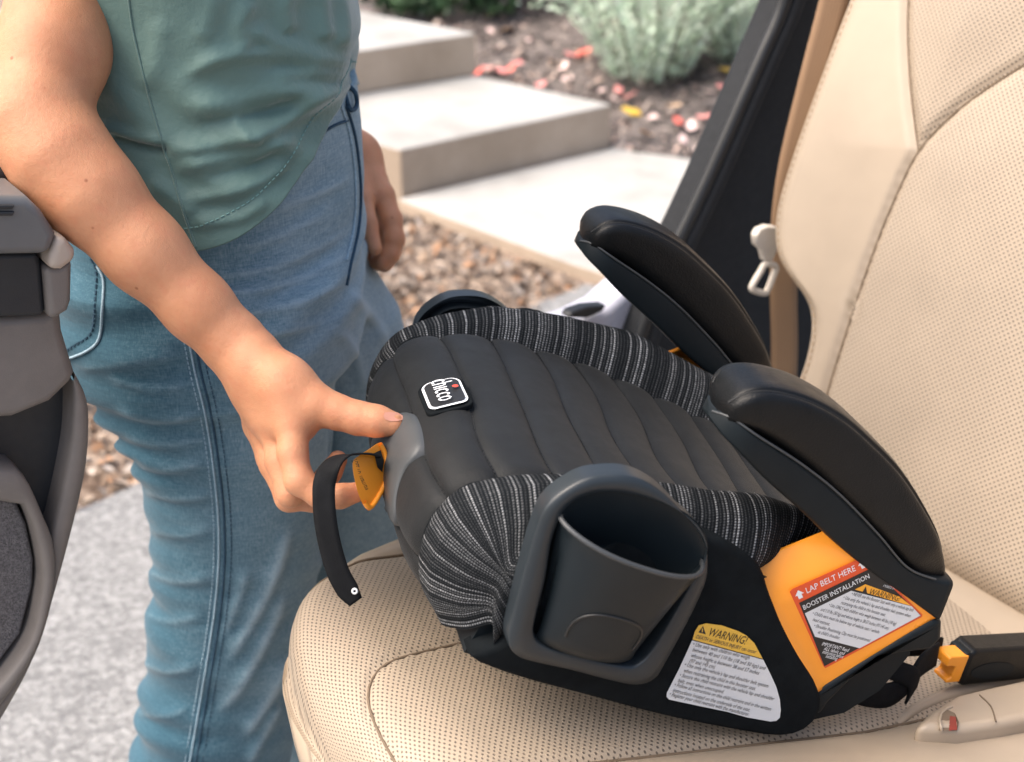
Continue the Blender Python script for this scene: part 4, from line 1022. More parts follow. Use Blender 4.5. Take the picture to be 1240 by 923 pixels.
# ---------------- badge on the pad
i0 = int(np.argmin(np.hypot(prof[:, 0] + .133, prof[:, 1] - .124)))
bc = pad_pt(i0, -.006) + np.array([pnor[i0, 0], 0, pnor[i0, 1]]) * .0026
tU = np.array([ptan[i0, 0], 0, ptan[i0, 1]]); tR = np.array([0, -1.0, 0]); nB = np.array([pnor[i0, 0], 0, pnor[i0, 1]])
def rrect(w, h, r, n=8, bul=.0):
    out = []
    for sx, sy, a0 in ((1, 1, 0), (-1, 1, 90), (-1, -1, 180), (1, -1, 270)):
        for k in range(n + 1):
            a = math.radians(a0 + 90 * k / n); out.append((sx * (w / 2 - r) + r * math.cos(a), sy * (h / 2 - r) + r * math.sin(a)))
    return np.array(out)
def badge(p): p = np.asarray(p); return [bc + tR * u + tU * v - nB * (.9 * u * u * 2 + v * v * 8) for u, v in p]
def fan(name, pts2, lift, mat, parent):
    V = [q + nB * lift for q in badge(list(pts2) + [(0, 0)])]; n = len(pts2); return mesh_obj(name, V, [(k, (k + 1) % n, n) for k in range(n)], mat, parent, False)
bd = prism("badge", [q - nB * .004 for q in badge(rrect(.051, .0385, .009))], nB * .0046, M['black_fabric'], BS, bev=.0012)
fan("badge_outline", rrect(.044, .0325, .008), .0016, M['print_white'], bd)
fan("badge_field", rrect(.0400, .0285, .0065), .0021, M['print'], bd)
a_, b_ = badge([(-.0182, -.0075), (.0175, -.0075)]); text_on("ch\u0131cco", a_ + nB * .0042, b_ + nB * .0042, tU, M['print_white'], bd, .0175)
dot = badge([(-.0022 + .0020 * math.cos(t) * 1.2, .0098 + .0026 * math.sin(t)) for t in np.linspace(0, 2 * math.pi, 12, endpoint=False)])
flat("badge_dot", [q + nB * .0036 for q in dot], M['logo_red'], bd)

# ---------------- front grip, pull tag, dangling strap
gp = [(484, 499), (496, 501), (503, 512), (507, 528), (506, 543), (499, 554), (489, 566), (482, 582), (477, 604), (476, 634), (470, 630), (463, 617), (459, 598), (452, 570), (448, 545), (452, 525), (466, 508)]
gz_, gx_ = prof[:160, 1], prof[:160, 0]
gpts = []
for px, py in gp:
    q = lx(px, py, -.160)
    for _ in range(6):
        q = lx(px, py, float(np.interp(q[2], gz_, gx_)) - .004)
    gpts.append(q)
gc = np.array(gpts).mean(0)
def gx_at(z): return float(np.interp(z, gz_, gx_))
rows = []
for f, off in ((1.0, .006), (1.0, -.002), (.93, -.0042), (.6, -.005), (.25, -.005), (0, -.005)):
    r_ = []
    for q in spline(gpts, 60, True):
        p = gc + (q - gc) * f; r_.append((gx_at(p[2]) + off, p[1], p[2]))
    rows.append(r_)
gr = grid("front_grip", np.array(rows), M['grip'], BS, cv=True); fix_normals(gr)
def dl(px, py, D): return toloc(atd(px, py, D))
vd = B_B.T @ ray(450, 580); vd /= np.linalg.norm(vd)
tg_px = [(427, 561), (436, 551), (447, 544), (460, 536), (465, 545), (468, 560), (469, 576), (466, 590), (460, 604), (449, 618), (443, 616), (437, 606), (431, 588)]
tagc = spline([dl(px, py, 1.115 + (px - 450) * .0008) for px, py in tg_px], 50, True)
tg = prism("pull_tag", tagc, vd * .011, M['orange'], BS, bev=.003)
inner_t = [dl(px, py, 1.1135 + (px - 450) * .0008) for px, py in [(430, 562), (440, 553), (452, 548), (459, 552), (462, 566), (460, 585), (452, 602), (445, 608), (439, 600), (434, 585)]]
slot = [dl(px, py, 1.1128 + (px - 450) * .0008) for px, py in [(453, 549), (461, 545), (465, 558), (463, 572), (457, 566)]]
prism("tag_slot", slot, vd * .002, M['rubber'], tg)
rim_t = spline([dl(px, py, 1.1145 + (px - 450) * .0008) for px, py in [(460, 538), (466, 550), (468, 575), (463, 592), (449, 614), (441, 608)]], 30)
tube("tag_rim", rim_t, .0022, M['orange'], tg, 8)
for body_, (x0, y0, x1, y1) in (("PULL TO", (432.5, 556, 437.5, 573)), ("TIGHTEN", (438, 575, 446, 592))):
    a_, b_ = dl(x0, y0, 1.1125 + (x0 - 450) * .0008), dl(x1, y1, 1.1125 + (x1 - 450) * .0008); d = b_ - a_; up_ = np.cross(d, vd)
    text_on(body_, a_, b_, -up_, M['print'], tg, .005)
cl = [(461, 554, 1.1125), (452, 550.5, 1.109), (440, 549.5, 1.106), (425, 551, 1.102), (410, 557, 1.096), (399, 568, 1.092), (393, 584, 1.090), (392, 602, 1.088), (394, 630, 1.086), (400, 662, 1.085), (409, 692, 1.085), (420, 713, 1.086), (431, 729, 1.087)]
cw = spline([dl(*c) for c in cl], 70)
cpx = spline([(c[0], c[1]) for c in cl], 70); tp = np.gradient(cpx, axis=0); tp /= np.linalg.norm(tp, axis=1)[:, None]
wv = []
for k in range(70):
    f = np.clip((k / 69 - .16) / .22, 0, 1); pr = np.array([tp[k, 1], -tp[k, 0]]) ; im = B_B.T @ (np.array([pr[0], -pr[1] * sP, -pr[1] * cP]))
    e_w = vd * (1 - f) + im * f * -1; e_w /= np.linalg.norm(e_w); wv.append(e_w * (.0175 - .006 * max(0, (k / 69 - .93) / .07)))
st = ribbon("pull_strap", cw, wv, .0016, M['strap'], BS)
e = dl(429.5, 716, 1.0845); tube("strap_eyelet", [e + (B_B.T @ np.array([math.cos(t), -math.sin(t) * sP, -math.sin(t) * cP])) * .0018 for t in np.linspace(0, 6.28, 12, endpoint=False)], .0009, M['label_white'], st, 6, closed=True)

# ---------------- anchor strap and connector at the rear
def cs(px, py, lift): return toloc(fromcar(car_surf(px, py, lift)))
web = spline([cs(1010, 820, .035), cs(1040, 838, .03), cs(1075, 842, .02), cs(1100, 826, .03), cs(1115, 806, .042), cs(1135, 792, .045)], 40)
upv = B_B.T @ UP
ws_ = ribbon("anchor_strap", web, np.tile(upv * .026, (40, 1)), .002, M['strap'], BS)
w2 = spline([cs(1060, 800, .05), cs(1085, 812, .045), cs(1106, 822, .035), cs(1103, 842, .012)], 24); ribbon("strap_tail", w2, np.tile(upv * .014 + (B_B.T @ RC) * .012, (24, 1)), .002, M['strap'], BS)
w3 = spline([cs(1045, 790, .055), cs(1080, 785, .055), cs(1110, 783, .05), cs(1140, 783, .045)], 24); ribbon("anchor_strap", w3, np.tile(upv * .02, (24, 1)), .002, M['strap'], BS)
axd = cs(1260, 792, .035) - cs(1150, 800, .035); axd /= np.linalg.norm(axd)
cen0 = cs(1158, 800, .032); sidev = np.cross(upv, axd); sidev /= np.linalg.norm(sidev); uu = np.cross(axd, sidev)
def blk(u, v, w): return cen0 + axd * u + uu * v + sidev * w
cn = prism("anchor_connector", [blk(0, -.017, -.013), blk(0, .014, -.013), blk(.006, .0195, -.013), blk(.12, .0185, -.013), blk(.12, -.017, -.013), blk(.006, -.020, -.013)], sidev * .026, M['pad_leather'], BS, bev=.004, seg=4)
prism("connector_collar", [blk(-.004, -.014, -.011), blk(-.004, .014, -.011), blk(.002, .0165, -.011), blk(.002, -.017, -.011)], sidev * .022, M['plastic'], cn, bev=.002)
rel = [(-.0235, .003), (-.0235, .0115), (-.021, .0135), (0, .0135), (0, -.015), (-.0165, -.015), (-.0165, -.012), (-.012, -.009), (-.012, .002), (-.0165, .003)]
prism("release_button", [blk(u, v, -.012) for u, v in rel], sidev * .018, M['orange'], cn, bev=.002)
prism("embossed_panel", [blk(.034 + .026 * math.cos(t), -.004 + .009 * math.sin(t), -.0135) for t in np.linspace(0, 6.283, 28, endpoint=False)], sidev * .0004, M['plastic'], cn)

# ------------------------------------------------------------------ the woman reaching for the strap
PER = empty("person", (-.33, 1.34, 0))
tag(PER, "woman in a teal shirt and blue jeans pulling the booster seat's front strap", "person")
PO = np.array([-.33, 1.34, 0])
def pobj(name, V, F, mat, parent=PER): return mesh_obj(name, np.asarray(V) - PO, F, mat, parent)
def yx(px, py, Y): return onplane(px, py, (0, Y, 0), np.array([0, 1.0, 0]))
# --- jeans: hips and two legs as height-dependent ovals
def col_from(px_rows, Y):
    out = []
    for xl, xr, py in px_rows:
        a, b = yx(xl, py, Y), yx(xr, py, Y); out.append((a[2], (a[0] + b[0]) / 2, (b[0] - a[0]) / 2))
    out.sort(); return np.array(out)
YR, YH, YLg = 1.27, 1.335, 1.445
rleg = col_from([(70, 415, 340), (80, 408, 430), (112, 405, 470), (150, 404, 520), (170, 400, 560), (182, 396, 620), (186, 388, 680), (180, 378, 760), (172, 366, 840), (160, 352, 920)], YR)
rleg = np.vstack([[(.0, -.43, .058), (.09, -.435, .060), (.22, -.415, .080)], rleg])
lleg = col_from([(230, 445, 320), (245, 484, 380), (262, 498, 440), (278, 502, 500), (290, 500, 560), (300, 494, 640), (310, 488, 720)], YLg)
lleg = np.vstack([[(.0, -.245, .058), (.09, -.245, .060), (.22, -.24, .078), (.34, -.235, .085)], lleg[lleg[:, 0] > .40]])
hips = col_from([(88, 432, 110), (76, 437, 160), (66, 440, 220), (60, 441, 290), (62, 438, 350)], YH)
Fj = Field((-.60, 1.06, .02), (-.02, 1.60, 1.125), .004)
X, Y, Z = Fj.ax[0][:, None, None], Fj.ax[1][None, :, None], Fj.ax[2][None, None, :]
def ell(tab, cy, ryf, zlo, zhi):
    cx = np.interp(Z, tab[:, 0], tab[:, 1]); rx = np.interp(Z, tab[:, 0], tab[:, 2]); ry = ryf(Z, rx) if callable(ryf) else rx * ryf
    q = np.sqrt(((X - cx) / rx) ** 2 + ((Y - cy) / ry) ** 2); d = (q - 1) * np.minimum(rx, ry)
    return np.maximum(d, np.maximum(zlo - Z, Z - zhi) * .9)
dr = ell(rleg, YR + .0 * Z, lambda z, r: np.clip(r * .92, .05, .105), .03, .93)
dlg = ell(lleg, YLg, lambda z, r: np.clip(r * .92, .05, .105), .03, .90)
dh = ell(hips, YH, lambda z, r: r * 0 + np.interp(z, [.80, .90, 1.0, 1.10], [.170, .180, .168, .155]), .84, 1.105)
Dj = smin(smin(dr, dlg, .018), dh, .035)
# folds: horizontal ripples strongest behind the thigh, slanting pulls over the hip
back = np.clip((-.30 - X) / .12, 0, 1)
zz = Z + .05 * np.sin(Y * 9 + 1) + .12 * (X + .35)
rip = np.sin(zz * 165 + 1.5 * np.sin(zz * 43) + Y * 6) * np.exp(-((Z - .76) / .075) ** 2) * back * .0075
rip = rip + np.sin(zz * 95 + 2 * np.sin(zz * 31 + 1)) * .0034 * np.clip((.75 - Z) / .2, 0, 1) * (.45 + .55 * back)
rip = rip + np.sin((Z - .35 * X) * 110 + 3 * np.sin(X * 14)) * .0030 * np.exp(-((Z - .92) / .06) ** 2)
zk = Z + .35 * (X + .3); rip = rip + np.sin(zk * 70 + 2.2 * np.sin(zk * 23)) * .0034 * np.exp(-((Z - .44) / .12) ** 2)
Fj.D = (Dj - rip).astype(np.float32)
V, F = Fj.mesh(); NJ = vert_normals(V, F); uJ, vJ = project(V); facing = np.sum(NJ * (C0 - V), 1) > 0
jl = [([(165, 560), (200, 568), (250, 560)], 5, .004), ([(172, 592), (215, 603), (258, 598)], 5, .004), ([(180, 640), (220, 648), (258, 640)], 5, .003), ([(178, 690), (215, 703), (256, 700)], 6, .004), ([(175, 742), (210, 752), (248, 744)], 6, .003), ([(172, 800), (205, 812), (240, 806)], 6, .004), ([(165, 862), (200, 866), (228, 858)], 6, .003),
      ([(350, 640), (330, 700), (300, 760), (275, 800)], 9, .006), ([(345, 720), (320, 775), (290, 830), (262, 862)], 9, .006), ([(350, 800), (325, 845), (295, 890)], 8, .006), ([(300, 690), (285, 735), (270, 770)], 7, .004), ([(340, 850), (318, 890), (300, 925)], 7, .005),
      ([(245, 335), (300, 330), (360, 312), (420, 280)], 5, .0032), ([(250, 355), (310, 352), (370, 335), (425, 305)], 5, .0036), ([(262, 378), (320, 377), (375, 362), (415, 340)], 5, .0032), ([(290, 300), (340, 285), (400, 255)], 5, .003), ([(330, 255), (370, 240), (425, 215)], 5, .003), ([(300, 402), (340, 402), (395, 388)], 5, .003), ([(130, 455), (180, 470), (235, 465)], 5, .004), ([(140, 495), (190, 508), (245, 500)], 5, .004), ([(152, 528), (195, 538), (250, 532)], 5, .0035), ([(90, 445), (140, 442), (215, 430)], 6, .003),
      ([(410, 400), (430, 430), (440, 470)], 7, .004), ([(420, 350), (450, 385), (470, 420)], 7, .004), ([(330, 470), (360, 540), (370, 600)], 12, .003), ([(400, 470), (402, 530), (400, 580)], 4, -.004)]
cf = crease_field(uJ, vJ, jl) * facing
cw2 = crease_field(uJ, vJ, [(p_, w_ * .55, a_) for p_, w_, a_ in jl]) * facing
V = V + NJ * cf[:, None]
wr_ = np.clip(.5 + cw2 * 75 - .10 * (np.sin(uJ * .9) * np.sin(vJ * .23)) * 0, 0, 1)
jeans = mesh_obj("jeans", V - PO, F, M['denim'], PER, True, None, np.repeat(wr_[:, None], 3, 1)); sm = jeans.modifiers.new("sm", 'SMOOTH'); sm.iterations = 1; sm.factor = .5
bj = bvh_of(jeans)
def on(bvh, pts, lift, n=None):
    q = [cast(bvh, px, py, lift) for px, py in (pts if n is None else spline(pts, n))]; return np.array([x for x in q if x is not None])
def smooth_path(p, k=3):
    for _ in range(k): p[1:-1] = (p[:-2] + p[1:-1] * 2 + p[2:]) / 4
    return p
out_px = [(222, 385), (229, 415), (236, 450), (248, 500), (257, 555), (264, 620), (265, 680), (260, 740), (251, 800), (241, 860), (228, 935)]
p = smooth_path(on(bj, out_px, .0012, 90)) - PO
tube("outer_seam", p, .0010, M['denim_light'], jeans, 7)
p = smooth_path(on(bj, [(x + 7, y) for x, y in out_px], .0006, 90)) - PO; tube("seam_shadow", p, .0012, M['denim_dark'], jeans, 6)
for off_ in (-6, 15):
    p = smooth_path(on(bj, [(x + off_, y) for x, y in out_px], .0006, 90)) - PO; dashes("seam_stitching", p, .0035, .002, .0007, M['denim_light'] if off_ < 0 else M['denim_dark'], jeans)
pk = [(40, 455), (78, 436), (100, 428), (116, 418), (122, 405), (124, 380), (126, 340), (118, 322)]
p = smooth_path(on(bj, pk, .001, 60), 1) - PO; tube("pocket_edge", p, .0013, M['denim_light'], jeans, 6)
p = smooth_path(on(bj, [(x - 9 if x > 90 else x, y - 10) for x, y in pk], .0006, 60), 1) - PO; dashes("pocket_stitching", p, .004, .002, .0011, M['denim_dark'], jeans)
p = smooth_path(on(bj, [(418, 128), (428, 160), (434, 200), (436, 240), (433, 280), (424, 320), (419, 345)], .001, 50), 2) - PO
if len(p) > 4: tube("fly_seam", p, .0016, M['denim_dark'], jeans, 6)
p = smooth_path(on(bj, [(412, 128), (422, 160), (428, 200), (430, 240), (427, 280), (419, 315)], .001, 50), 2) - PO
if len(p) > 4: tube("fly_edge", p, .0012, M['denim_light'], jeans, 6)
p = smooth_path(on(bj, [(372, 175), (388, 162), (404, 152), (420, 146)], .001, 30), 2) - PO
if len(p) > 4: tube("waistband_edge", p, .0014, M['denim_dark'], jeans, 6)
q = on(bj, [(364, 190), (374, 182), (376, 192), (368, 198)], .003)
if len(q) == 4: prism("belt_loop", q - PO, np.array([.0, .006, 0]), M['denim_light'], jeans)
p = on(bj, [(417, 108), (425, 112), (427, 128), (419, 132)], .004)
if len(p) == 4: tube("belt_loop", spline(p - PO, 20, True), .0022, M['denim_dark'], jeans, 6, closed=True)

# --- shirt
def tor(z):
    cx = np.interp(z, [.96, 1.02, 1.08, 1.14, 1.20, 1.28, 1.36, 1.44, 1.50], [-.272, -.274, -.279, -.284, -.286, -.288, -.29, -.29, -.29])
    rx = np.interp(z, [.96, 1.02, 1.08, 1.14, 1.20, 1.28, 1.36, 1.44, 1.50], [.172, .162, .146, .134, .130, .132, .136, .125, .06])
    ry = np.interp(z, [.96, 1.02, 1.10, 1.20, 1.28, 1.36, 1.44, 1.50], [.196, .188, .176, .172, .176, .185, .175, .07])
    return cx, rx, ry
def torp(phi, z, g=0.0):
    cx, rx, ry = tor(z); return np.array([cx + (rx + g) * np.cos(phi), YH - .01 + (ry + g) * np.sin(phi), z])
# hem height round the body, from where it crosses the photo
PH = np.linspace(-math.pi, math.pi, 321)
cand = [(ph, z) for ph in np.linspace(-math.pi, .2, 160) for z in np.linspace(.93, 1.16, 120)]
cp = np.array([torp(ph, z) for ph, z in cand]); rel_ = cp - C0
dep = rel_[:, 1] * cP - rel_[:, 2] * sP; u_ = CX + FPX * rel_[:, 0] / dep; v_ = CY - FPX * (rel_[:, 1] * sP + rel_[:, 2] * cP) / dep
hem_px = spline([(150, 300), (195, 304), (237, 303), (275, 294), (305, 280), (328, 256), (347, 228), (368, 190), (395, 146), (418, 116), (436, 98)], 60)
hem = []
for px, py in hem_px:
    k = np.argmin((u_ - px) ** 2 + (v_ - py) ** 2); hem.append(cand[k])
hem = np.array(hem); hem = hem[np.argsort(hem[:, 0])]
def hem_z(ph):
    lo, hi = hem[0], hem[-1]
    z = np.interp(ph, hem[:, 0], hem[:, 1])
    z = np.where(ph < lo[0], lo[1], z); z = np.where(ph > hi[0], hi[1] + (1.03 - hi[1]) * np.clip((ph - hi[0]) / 1.6, 0, 1), z); z = np.where(ph > 2.2, 1.03 + (lo[1] - 1.03) * (ph - 2.2) / (math.pi - 2.2), z); return z
hz = hem_z(PH); hz = np.convolve(np.r_[hz[-6:-1], hz, hz[1:6]], np.ones(11) / 11, 'valid')
for _ in range(3): hz = np.convolve(np.r_[hz[-9:-1], hz, hz[1:9]], np.ones(17) / 17, 'valid')
NT = 170; P = np.zeros((NT, len(PH) - 1, 3))
foldc = [torp(-.95, 1.115), 0]
for j, ph in enumerate(PH[:-1]):
    for i, f in enumerate(np.linspace(0, 1, NT)):
        z = hz[j] + (1.50 - hz[j]) * f ** 1.15; q = torp(ph, z)
        front = math.exp(-((ph + .28) / .55) ** 2); zr_ = z - hz[j]
        # soft drapes gathering toward the front of the waist, blousing above the tuck
        g = .007 * front * math.exp(-((zr_ - .055) / .035) ** 2)
        sl = z + .17 * np.cos(ph + .25)
        hk = float(np.clip(zr_ / .05, .25, 1)); g -= .030 * math.exp(-((ph - .05) / .55) ** 2) * math.exp(-(zr_ / .035) ** 2)
        g += hk * .0050 * math.sin(sl * 105 + 1.7 * math.sin(ph * 2.1) + 1.0) * math.exp(-((z - 1.09) / .075) ** 2) * (0.35 + .9 * math.exp(-((ph + .75) / .65) ** 2))
        g += hk * .0035 * math.sin(sl * 210 + ph * 3) * math.exp(-((z - 1.07) / .05) ** 2) * math.exp(-((ph + .55) / .5) ** 2)
        g += .006 * math.sin(ph * 7 + z * 9) * np.clip((z - 1.08) / .1, 0, 1) * .6 + .004 * math.exp(-(zr_ / .012) ** 2) * .6
        g += -.004 * math.exp(-((z - 1.075 - .05 * (ph + 2.2)) / .010) ** 2) * math.exp(-((ph + 2.2) / .3) ** 2)
        P[i, j] = torp(ph, z, .008 + g)
us, vs = project(P); cen_s = np.stack([tor(P[..., 2])[0], np.full(P.shape[:2], YH - .01), P[..., 2]], -1); nS = P - cen_s; nS /= np.linalg.norm(nS, axis=2)[..., None]; fs_ = np.sum(nS * (C0 - P), 2) > 0
sl2 = [([(296, 28), (323, 46), (363, 60), (395, 72), (430, 80)], 7, .009), ([(225, 92), (260, 72), (300, 64), (345, 68), (400, 88)], 7, .008), ([(205, 180), (262, 173), (315, 160), (363, 133), (403, 109), (432, 96)], 7, .010), ([(120, 150), (160, 164), (200, 172)], 5, .006), ([(130, 164), (165, 176), (205, 184)], 4, -.006), ([(214, 205), (270, 190), (318, 184), (360, 165)], 6, .006), ([(225, 240), (280, 232), (325, 212), (352, 190)], 6, .006), ([(235, 270), (290, 262), (325, 240)], 6, .005),
       ([(282, 140), (300, 165), (318, 172)], 5, .005), ([(225, 130), (290, 120), (350, 110), (410, 100)], 9, .007), ([(240, 150), (300, 142), (360, 122)], 5, -.006), ([(300, 60), (290, 30), (305, 0)], 8, .007), ([(350, 40), (345, 10), (352, -10)], 7, .006), ([(395, 50), (390, 20), (388, -10)], 7, .006), ([(415, 60), (418, 30), (412, -10)], 6, .005), ([(330, 90), (370, 88), (420, 90)], 5, .006), ([(250, 215), (300, 205), (340, 180)], 4, -.004), ([(170, 110), (190, 70), (195, 20)], 10, .004), ([(240, 50), (255, 20), (260, -10)], 10, .004), ([(180, 220), (210, 235), (235, 262)], 7, .004)]
P = P + nS * (crease_field(us, vs, [(p_, w_ * 1.45, a_ * .9) for p_, w_, a_ in sl2]) * fs_)[..., None]
shirt = grid("shirt", P - PO, M['shirt'], PER, cv=True); fix_normals(shirt); solidify(shirt, .0018, -1)
bs_ = bvh_of(shirt)
p = smooth_path(on(bs_, [(154, -20), (160, 30), (170, 75), (184, 130), (200, 185), (206, 200), (214, 230), (225, 265), (237, 299)], .0004, 80), 2) - PO
tube("side_seam", p, .0011, M['shirt'], shirt, 6)
hl = np.array([torp(ph, z + .021, .0135) for ph, z in zip(PH[:-1], hz)]) - PO
hem_line = []
for j in range(len(PH) - 1):
    hem_line.append(P[np.searchsorted(P[:, j, 2] - hz[j], .021), j] + (P[2, j] - np.array([tor(hz[j])[0], YH, P[2, j, 2]])) * .004 - PO)
dashes("hem_stitching", smooth_path(np.array(hem_line), 2), .003, .002, .0006, simple("teal_thread", (.16, .30, .28), .8), shirt)
for sgn_ in (-1, 1):   # short sleeves, above the picture
    a = np.array([-.29, YH - .01 + sgn_ * .16, 1.43]); b = np.array([-.37, YH - .01 + sgn_ * .185, 1.345])
    pp = spline([a, (a + b) / 2, b], 10); tube("sleeve", pp - PO, np.linspace(.075, .068, 10), M['shirt'], shirt, 20)

# --- body: skin of arms, hands, neck and head in one surface
W3 = lambda px, py, D: atd(px, py, D)
sh_r = np.array([-.31, 1.175, 1.41]); 
Fb = Field((-.56, .92, .82), (-.04, 1.30, 1.29), .0020)
up1 = W3(80, -40, 1.185); el = W3(44, 146, 1.137)
ch = [(sh_r, .054), (up1, .0465), (W3(66, 60, 1.155), .0435), (el, .0405), (W3(72, 190, 1.134), .0405), (W3(110, 235, 1.136), .0380), (W3(175, 305, 1.146), .0325), (W3(240, 372, 1.158), .0272), (W3(284, 417, 1.166), .0246), (W3(304, 440, 1.168), .0242)]
Fb.chain(ch, .014)
wr = (W3(300, 436, 1.166), .0255)
mcp = {'index': W3(356, 508, 1.140), 'middle': W3(336, 520, 1.158), 'ring': W3(322, 523, 1.177), 'pinky': W3(313, 515, 1.196)}
for k, r_ in (('index', .0142), ('middle', .0140), ('ring', .0135), ('pinky', .0125)):
    Fb.cone(wr[0], .0210, mcp[k], r_, .010)
Fb.cone(W3(318, 470, 1.165), .022, W3(334, 500, 1.160), .020, .015)
th = [(W3(312, 440, 1.155), .0205), (W3(345, 463, 1.146), .0200), (W3(383, 490, 1.140), .0162)]
Fb.chain(th, .014)
Fb.cone(W3(352, 480, 1.146), .0155, W3(352, 512, 1.143), .0135, .018)
Fb.cone(W3(366, 492, 1.145), .010, W3(360, 515, 1.143), .010, .016)
Fb.chain([(W3(383, 490, 1.140), .0160), (W3(408, 499, 1.138), .0138), (W3(434, 506.5, 1.136), .0131), (W3(456, 510, 1.1345), .0124), (W3(477, 513.5, 1.133), .0098)], .006)
fing = {'index': [(mcp['index'], .0148), (W3(354, 548, 1.128), .0128), (W3(362, 582, 1.122), .0122), (W3(388, 601, 1.120), .0104), (W3(412, 601, 1.120), .0100), (W3(433, 596, 1.122), .0088)],
        'middle': [(mcp['middle'], .0146), (W3(339, 558, 1.148), .0126), (W3(352, 597, 1.141), .0122), (W3(384, 590, 1.147), .0102), (W3(400, 572, 1.152), .0096), (W3(409, 557, 1.155), .0085)],
        'ring': [(mcp['ring'], .0140), (W3(331, 562, 1.168), .0122), (W3(350, 603, 1.160), .0118), (W3(380, 606, 1.160), .0098), (W3(402, 596, 1.166), .0085)],
        'pinky': [(mcp['pinky'], .0128), (W3(326, 556, 1.190), .0108), (W3(344, 592, 1.182), .0102), (W3(368, 596, 1.180), .0088), (W3(386, 588, 1.183), .0078)]}
for k, c in fing.items():
    Fb.finger([(p_, r_ * .94) for p_, r_ in c], .005, .0012)
# knuckle creases: shallow grooves
def groove(F_, px, py, D, dx, dy, r=.0022, depth=.0011, L_=.012):
    n_ = math.hypot(dx, dy); a = W3(px - dx / n_ * L_ * 700, py - dy / n_ * L_ * 700, D); b = W3(px + dx / n_ * L_ * 700, py + dy / n_ * L_ * 700, D)
    m = .01; sl, X_, Y_, Z_ = F_.sub(np.minimum(a, b) - m, np.maximum(a, b) + m); ab = b - a; t = np.clip(((X_ - a[0]) * ab[0] + (Y_ - a[1]) * ab[1] + (Z_ - a[2]) * ab[2]) / (ab @ ab), 0, 1)
    d2 = (X_ - a[0] - t * ab[0]) ** 2 + (Y_ - a[1] - t * ab[1]) ** 2 + (Z_ - a[2] - t * ab[2]) ** 2
    F_.D[sl] = F_.D[sl] + depth * np.exp(-d2 / r ** 2)
for px, dxy in ((429, (.15, 1)), (434, (.05, 1)), (438.5, (-.05, 1))):
    groove(Fb, px, 499, 1.124, dxy[0], dxy[1], .0014, .0007, .008)
groove(Fb, 398, 600, 1.109, .1, 1, .0014, .0008, .008)
groove(Fb, 391, 600, 1.109, .1, 1, .0012, .0006, .007)
V1, F1_ = Fb.mesh()
# left hand hanging behind the hip, left arm, shoulders, neck, head
Fl = Field((-.45, 1.10, .86), (-.02, 1.72, 1.80), .0045)
sh_l = np.array([-.30, 1.50, 1.41])
Fl.chain([(sh_l, .052), (np.array([-.33, 1.565, 1.20]), .042), (np.array([-.26, 1.575, 1.12]), .036)], .02)
Fl.chain([(np.array([-.33, 1.565, 1.20]), .042), (W3(360, 120, 1.60), .034), (W3(428, 190, 1.585), .026)], .015)
Fl.cone(sh_r, .058, sh_l, .058, .05); Fl.cone((sh_r + sh_l) / 2 - np.array([0, 0, .10]), .10, (sh_r + sh_l) / 2 - np.array([0, 0, .02]), .085, .05)
nk = (sh_r + sh_l) / 2 + np.array([.02, 0, .05]); hd = nk + np.array([.05, -.01, .17])
Fl.cone(nk, .052, hd - np.array([.02, 0, .06]), .048, .03); Fl.cone(hd - np.array([.0, 0, .045]), .068, hd + np.array([.0, 0, .045]), .082, .03)
Fl.cone(hd + np.array([.078, 0, -.005]), .010, hd + np.array([.092, 0, -.022]), .013, .012)
Fl.cone(hd + np.array([.075, -.018, -.055]), .008, hd + np.array([.075, .018, -.055]), .008, .012)
Fl.cone(hd + np.array([-.005, -.078, -.01]), .018, hd + np.array([-.005, -.08, .015]), .018, .006, ((0, 1, 0), .5)); Fl.cone(hd + np.array([-.005, .078, -.01]), .018, hd + np.array([-.005, .08, .015]), .018, .006, ((0, 1, 0), .5))
V2, F2_ = Fl.mesh()
Fh = Field((-.22, 1.36, .84), (-.05, 1.64, 1.08), .0024)
hw = W3(430, 192, 1.585)
Fh.cone(W3(418, 178, 1.588), .026, hw, .0255, .01)
pm = W3(444, 222, 1.575); im_ = W3(462, 238, 1.562); mm = W3(458, 243, 1.582); rm = W3(452, 246, 1.602); qm = W3(446, 246, 1.62)
for t_, r_ in ((im_, .015), (mm, .0145), (rm, .014), (qm, .013)): Fh.cone(hw, .024, t_, r_, .014)
Fh.finger([(im_, .0145), (W3(474, 266, 1.553), .0118), (W3(478, 290, 1.548), .0112), (W3(473, 308, 1.546), .0098), (W3(463, 318, 1.544), .0086)], .005, .001)
Fh.finger([(mm, .0142), (W3(468, 275, 1.578), .0122), (W3(474, 302, 1.572), .0116), (W3(466, 318, 1.566), .0098), (W3(456, 318, 1.564), .0086)], .0045, .001)
Fh.finger([(rm, .0138), (W3(461, 280, 1.60), .0118), (W3(466, 306, 1.596), .0110), (W3(456, 318, 1.59), .0094)], .0045, .001)
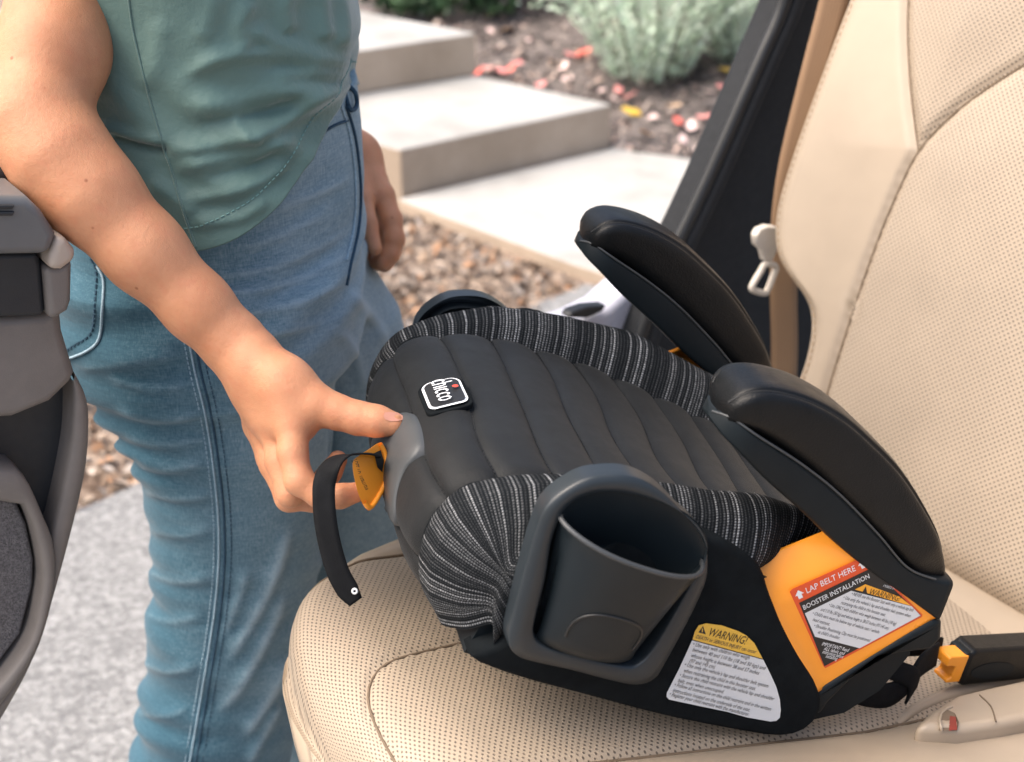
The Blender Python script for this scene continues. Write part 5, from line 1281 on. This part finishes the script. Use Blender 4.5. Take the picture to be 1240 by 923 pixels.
Fh.finger([(qm, .0125), (W3(454, 278, 1.62), .0105), (W3(456, 300, 1.615), .0098), (W3(448, 308, 1.61), .0085)], .0045, .001)
Fh.finger([(W3(434, 212, 1.568), .0165), (W3(440, 242, 1.545), .0115), (W3(446, 272, 1.528), .0098), (W3(454, 301, 1.522), .0080)], .006, .002)
V3, F3_ = Fh.mesh()
V = np.vstack([V1, V2, V3]); F = np.vstack([F1_, F2_ + len(V1), F3_ + len(V1) + len(V2)])
bodyo = pobj("body", V, F, M['skin']); sm = bodyo.modifiers.new("sm", 'SMOOTH'); sm.iterations = 2; sm.factor = .4
bb3 = bvh_of(bodyo)
def nail(pxs, lift=.0006):
    o4 = [cast(bb3, px, py, lift) for px, py in pxs]
    if any(v is None for v in o4): return
    c = np.mean(o4, 0); d = -ray(pxs[0][0], pxs[0][1]); d /= np.linalg.norm(d)
    mesh_obj("fingernail", [v - PO for v in o4] + [c + d * .0006 - PO], [(k, (k + 1) % len(o4), len(o4)) for k in range(len(o4))], M['nail'], bodyo)
nail([(464, 504), (466, 500), (474, 499.5), (482, 501), (487, 504), (488, 508), (482, 510), (473, 510.5), (466, 508)])
nail([(440, 309), (441, 303)]) if False else None
# hair and shoes, outside the picture
Fq = Field(hd - .14, hd + np.array([.12, .14, .14]), .006)
Fq.cone(hd + np.array([-.018, 0, .035]), .093, hd + np.array([-.03, 0, -.02]), .085, .02); Fq.cone(hd + np.array([-.08, 0, -.03]), .05, hd + np.array([-.10, 0, -.09]), .035, .03)
Vh, Fh_ = Fq.mesh(); pobj("hair", Vh, Fh_, M['hair'])
for cx_, cy_ in ((-.43, YR), (-.245, YLg)):
    Fs = Field((cx_ - .14, cy_ - .08, -.01), (cx_ + .24, cy_ + .08, .14), .005)
    Fs.cone((cx_ - .03, cy_, .045), .045, (cx_ + .15, cy_, .035), .035, .02); Fs.cone((cx_, cy_, .05), .042, (cx_, cy_, .10), .042, .02)
    Vs, Fs_ = Fs.mesh(); Vs[:, 2] = np.maximum(Vs[:, 2], .0); pobj("shoe", Vs, Fs_, M['shoe'])
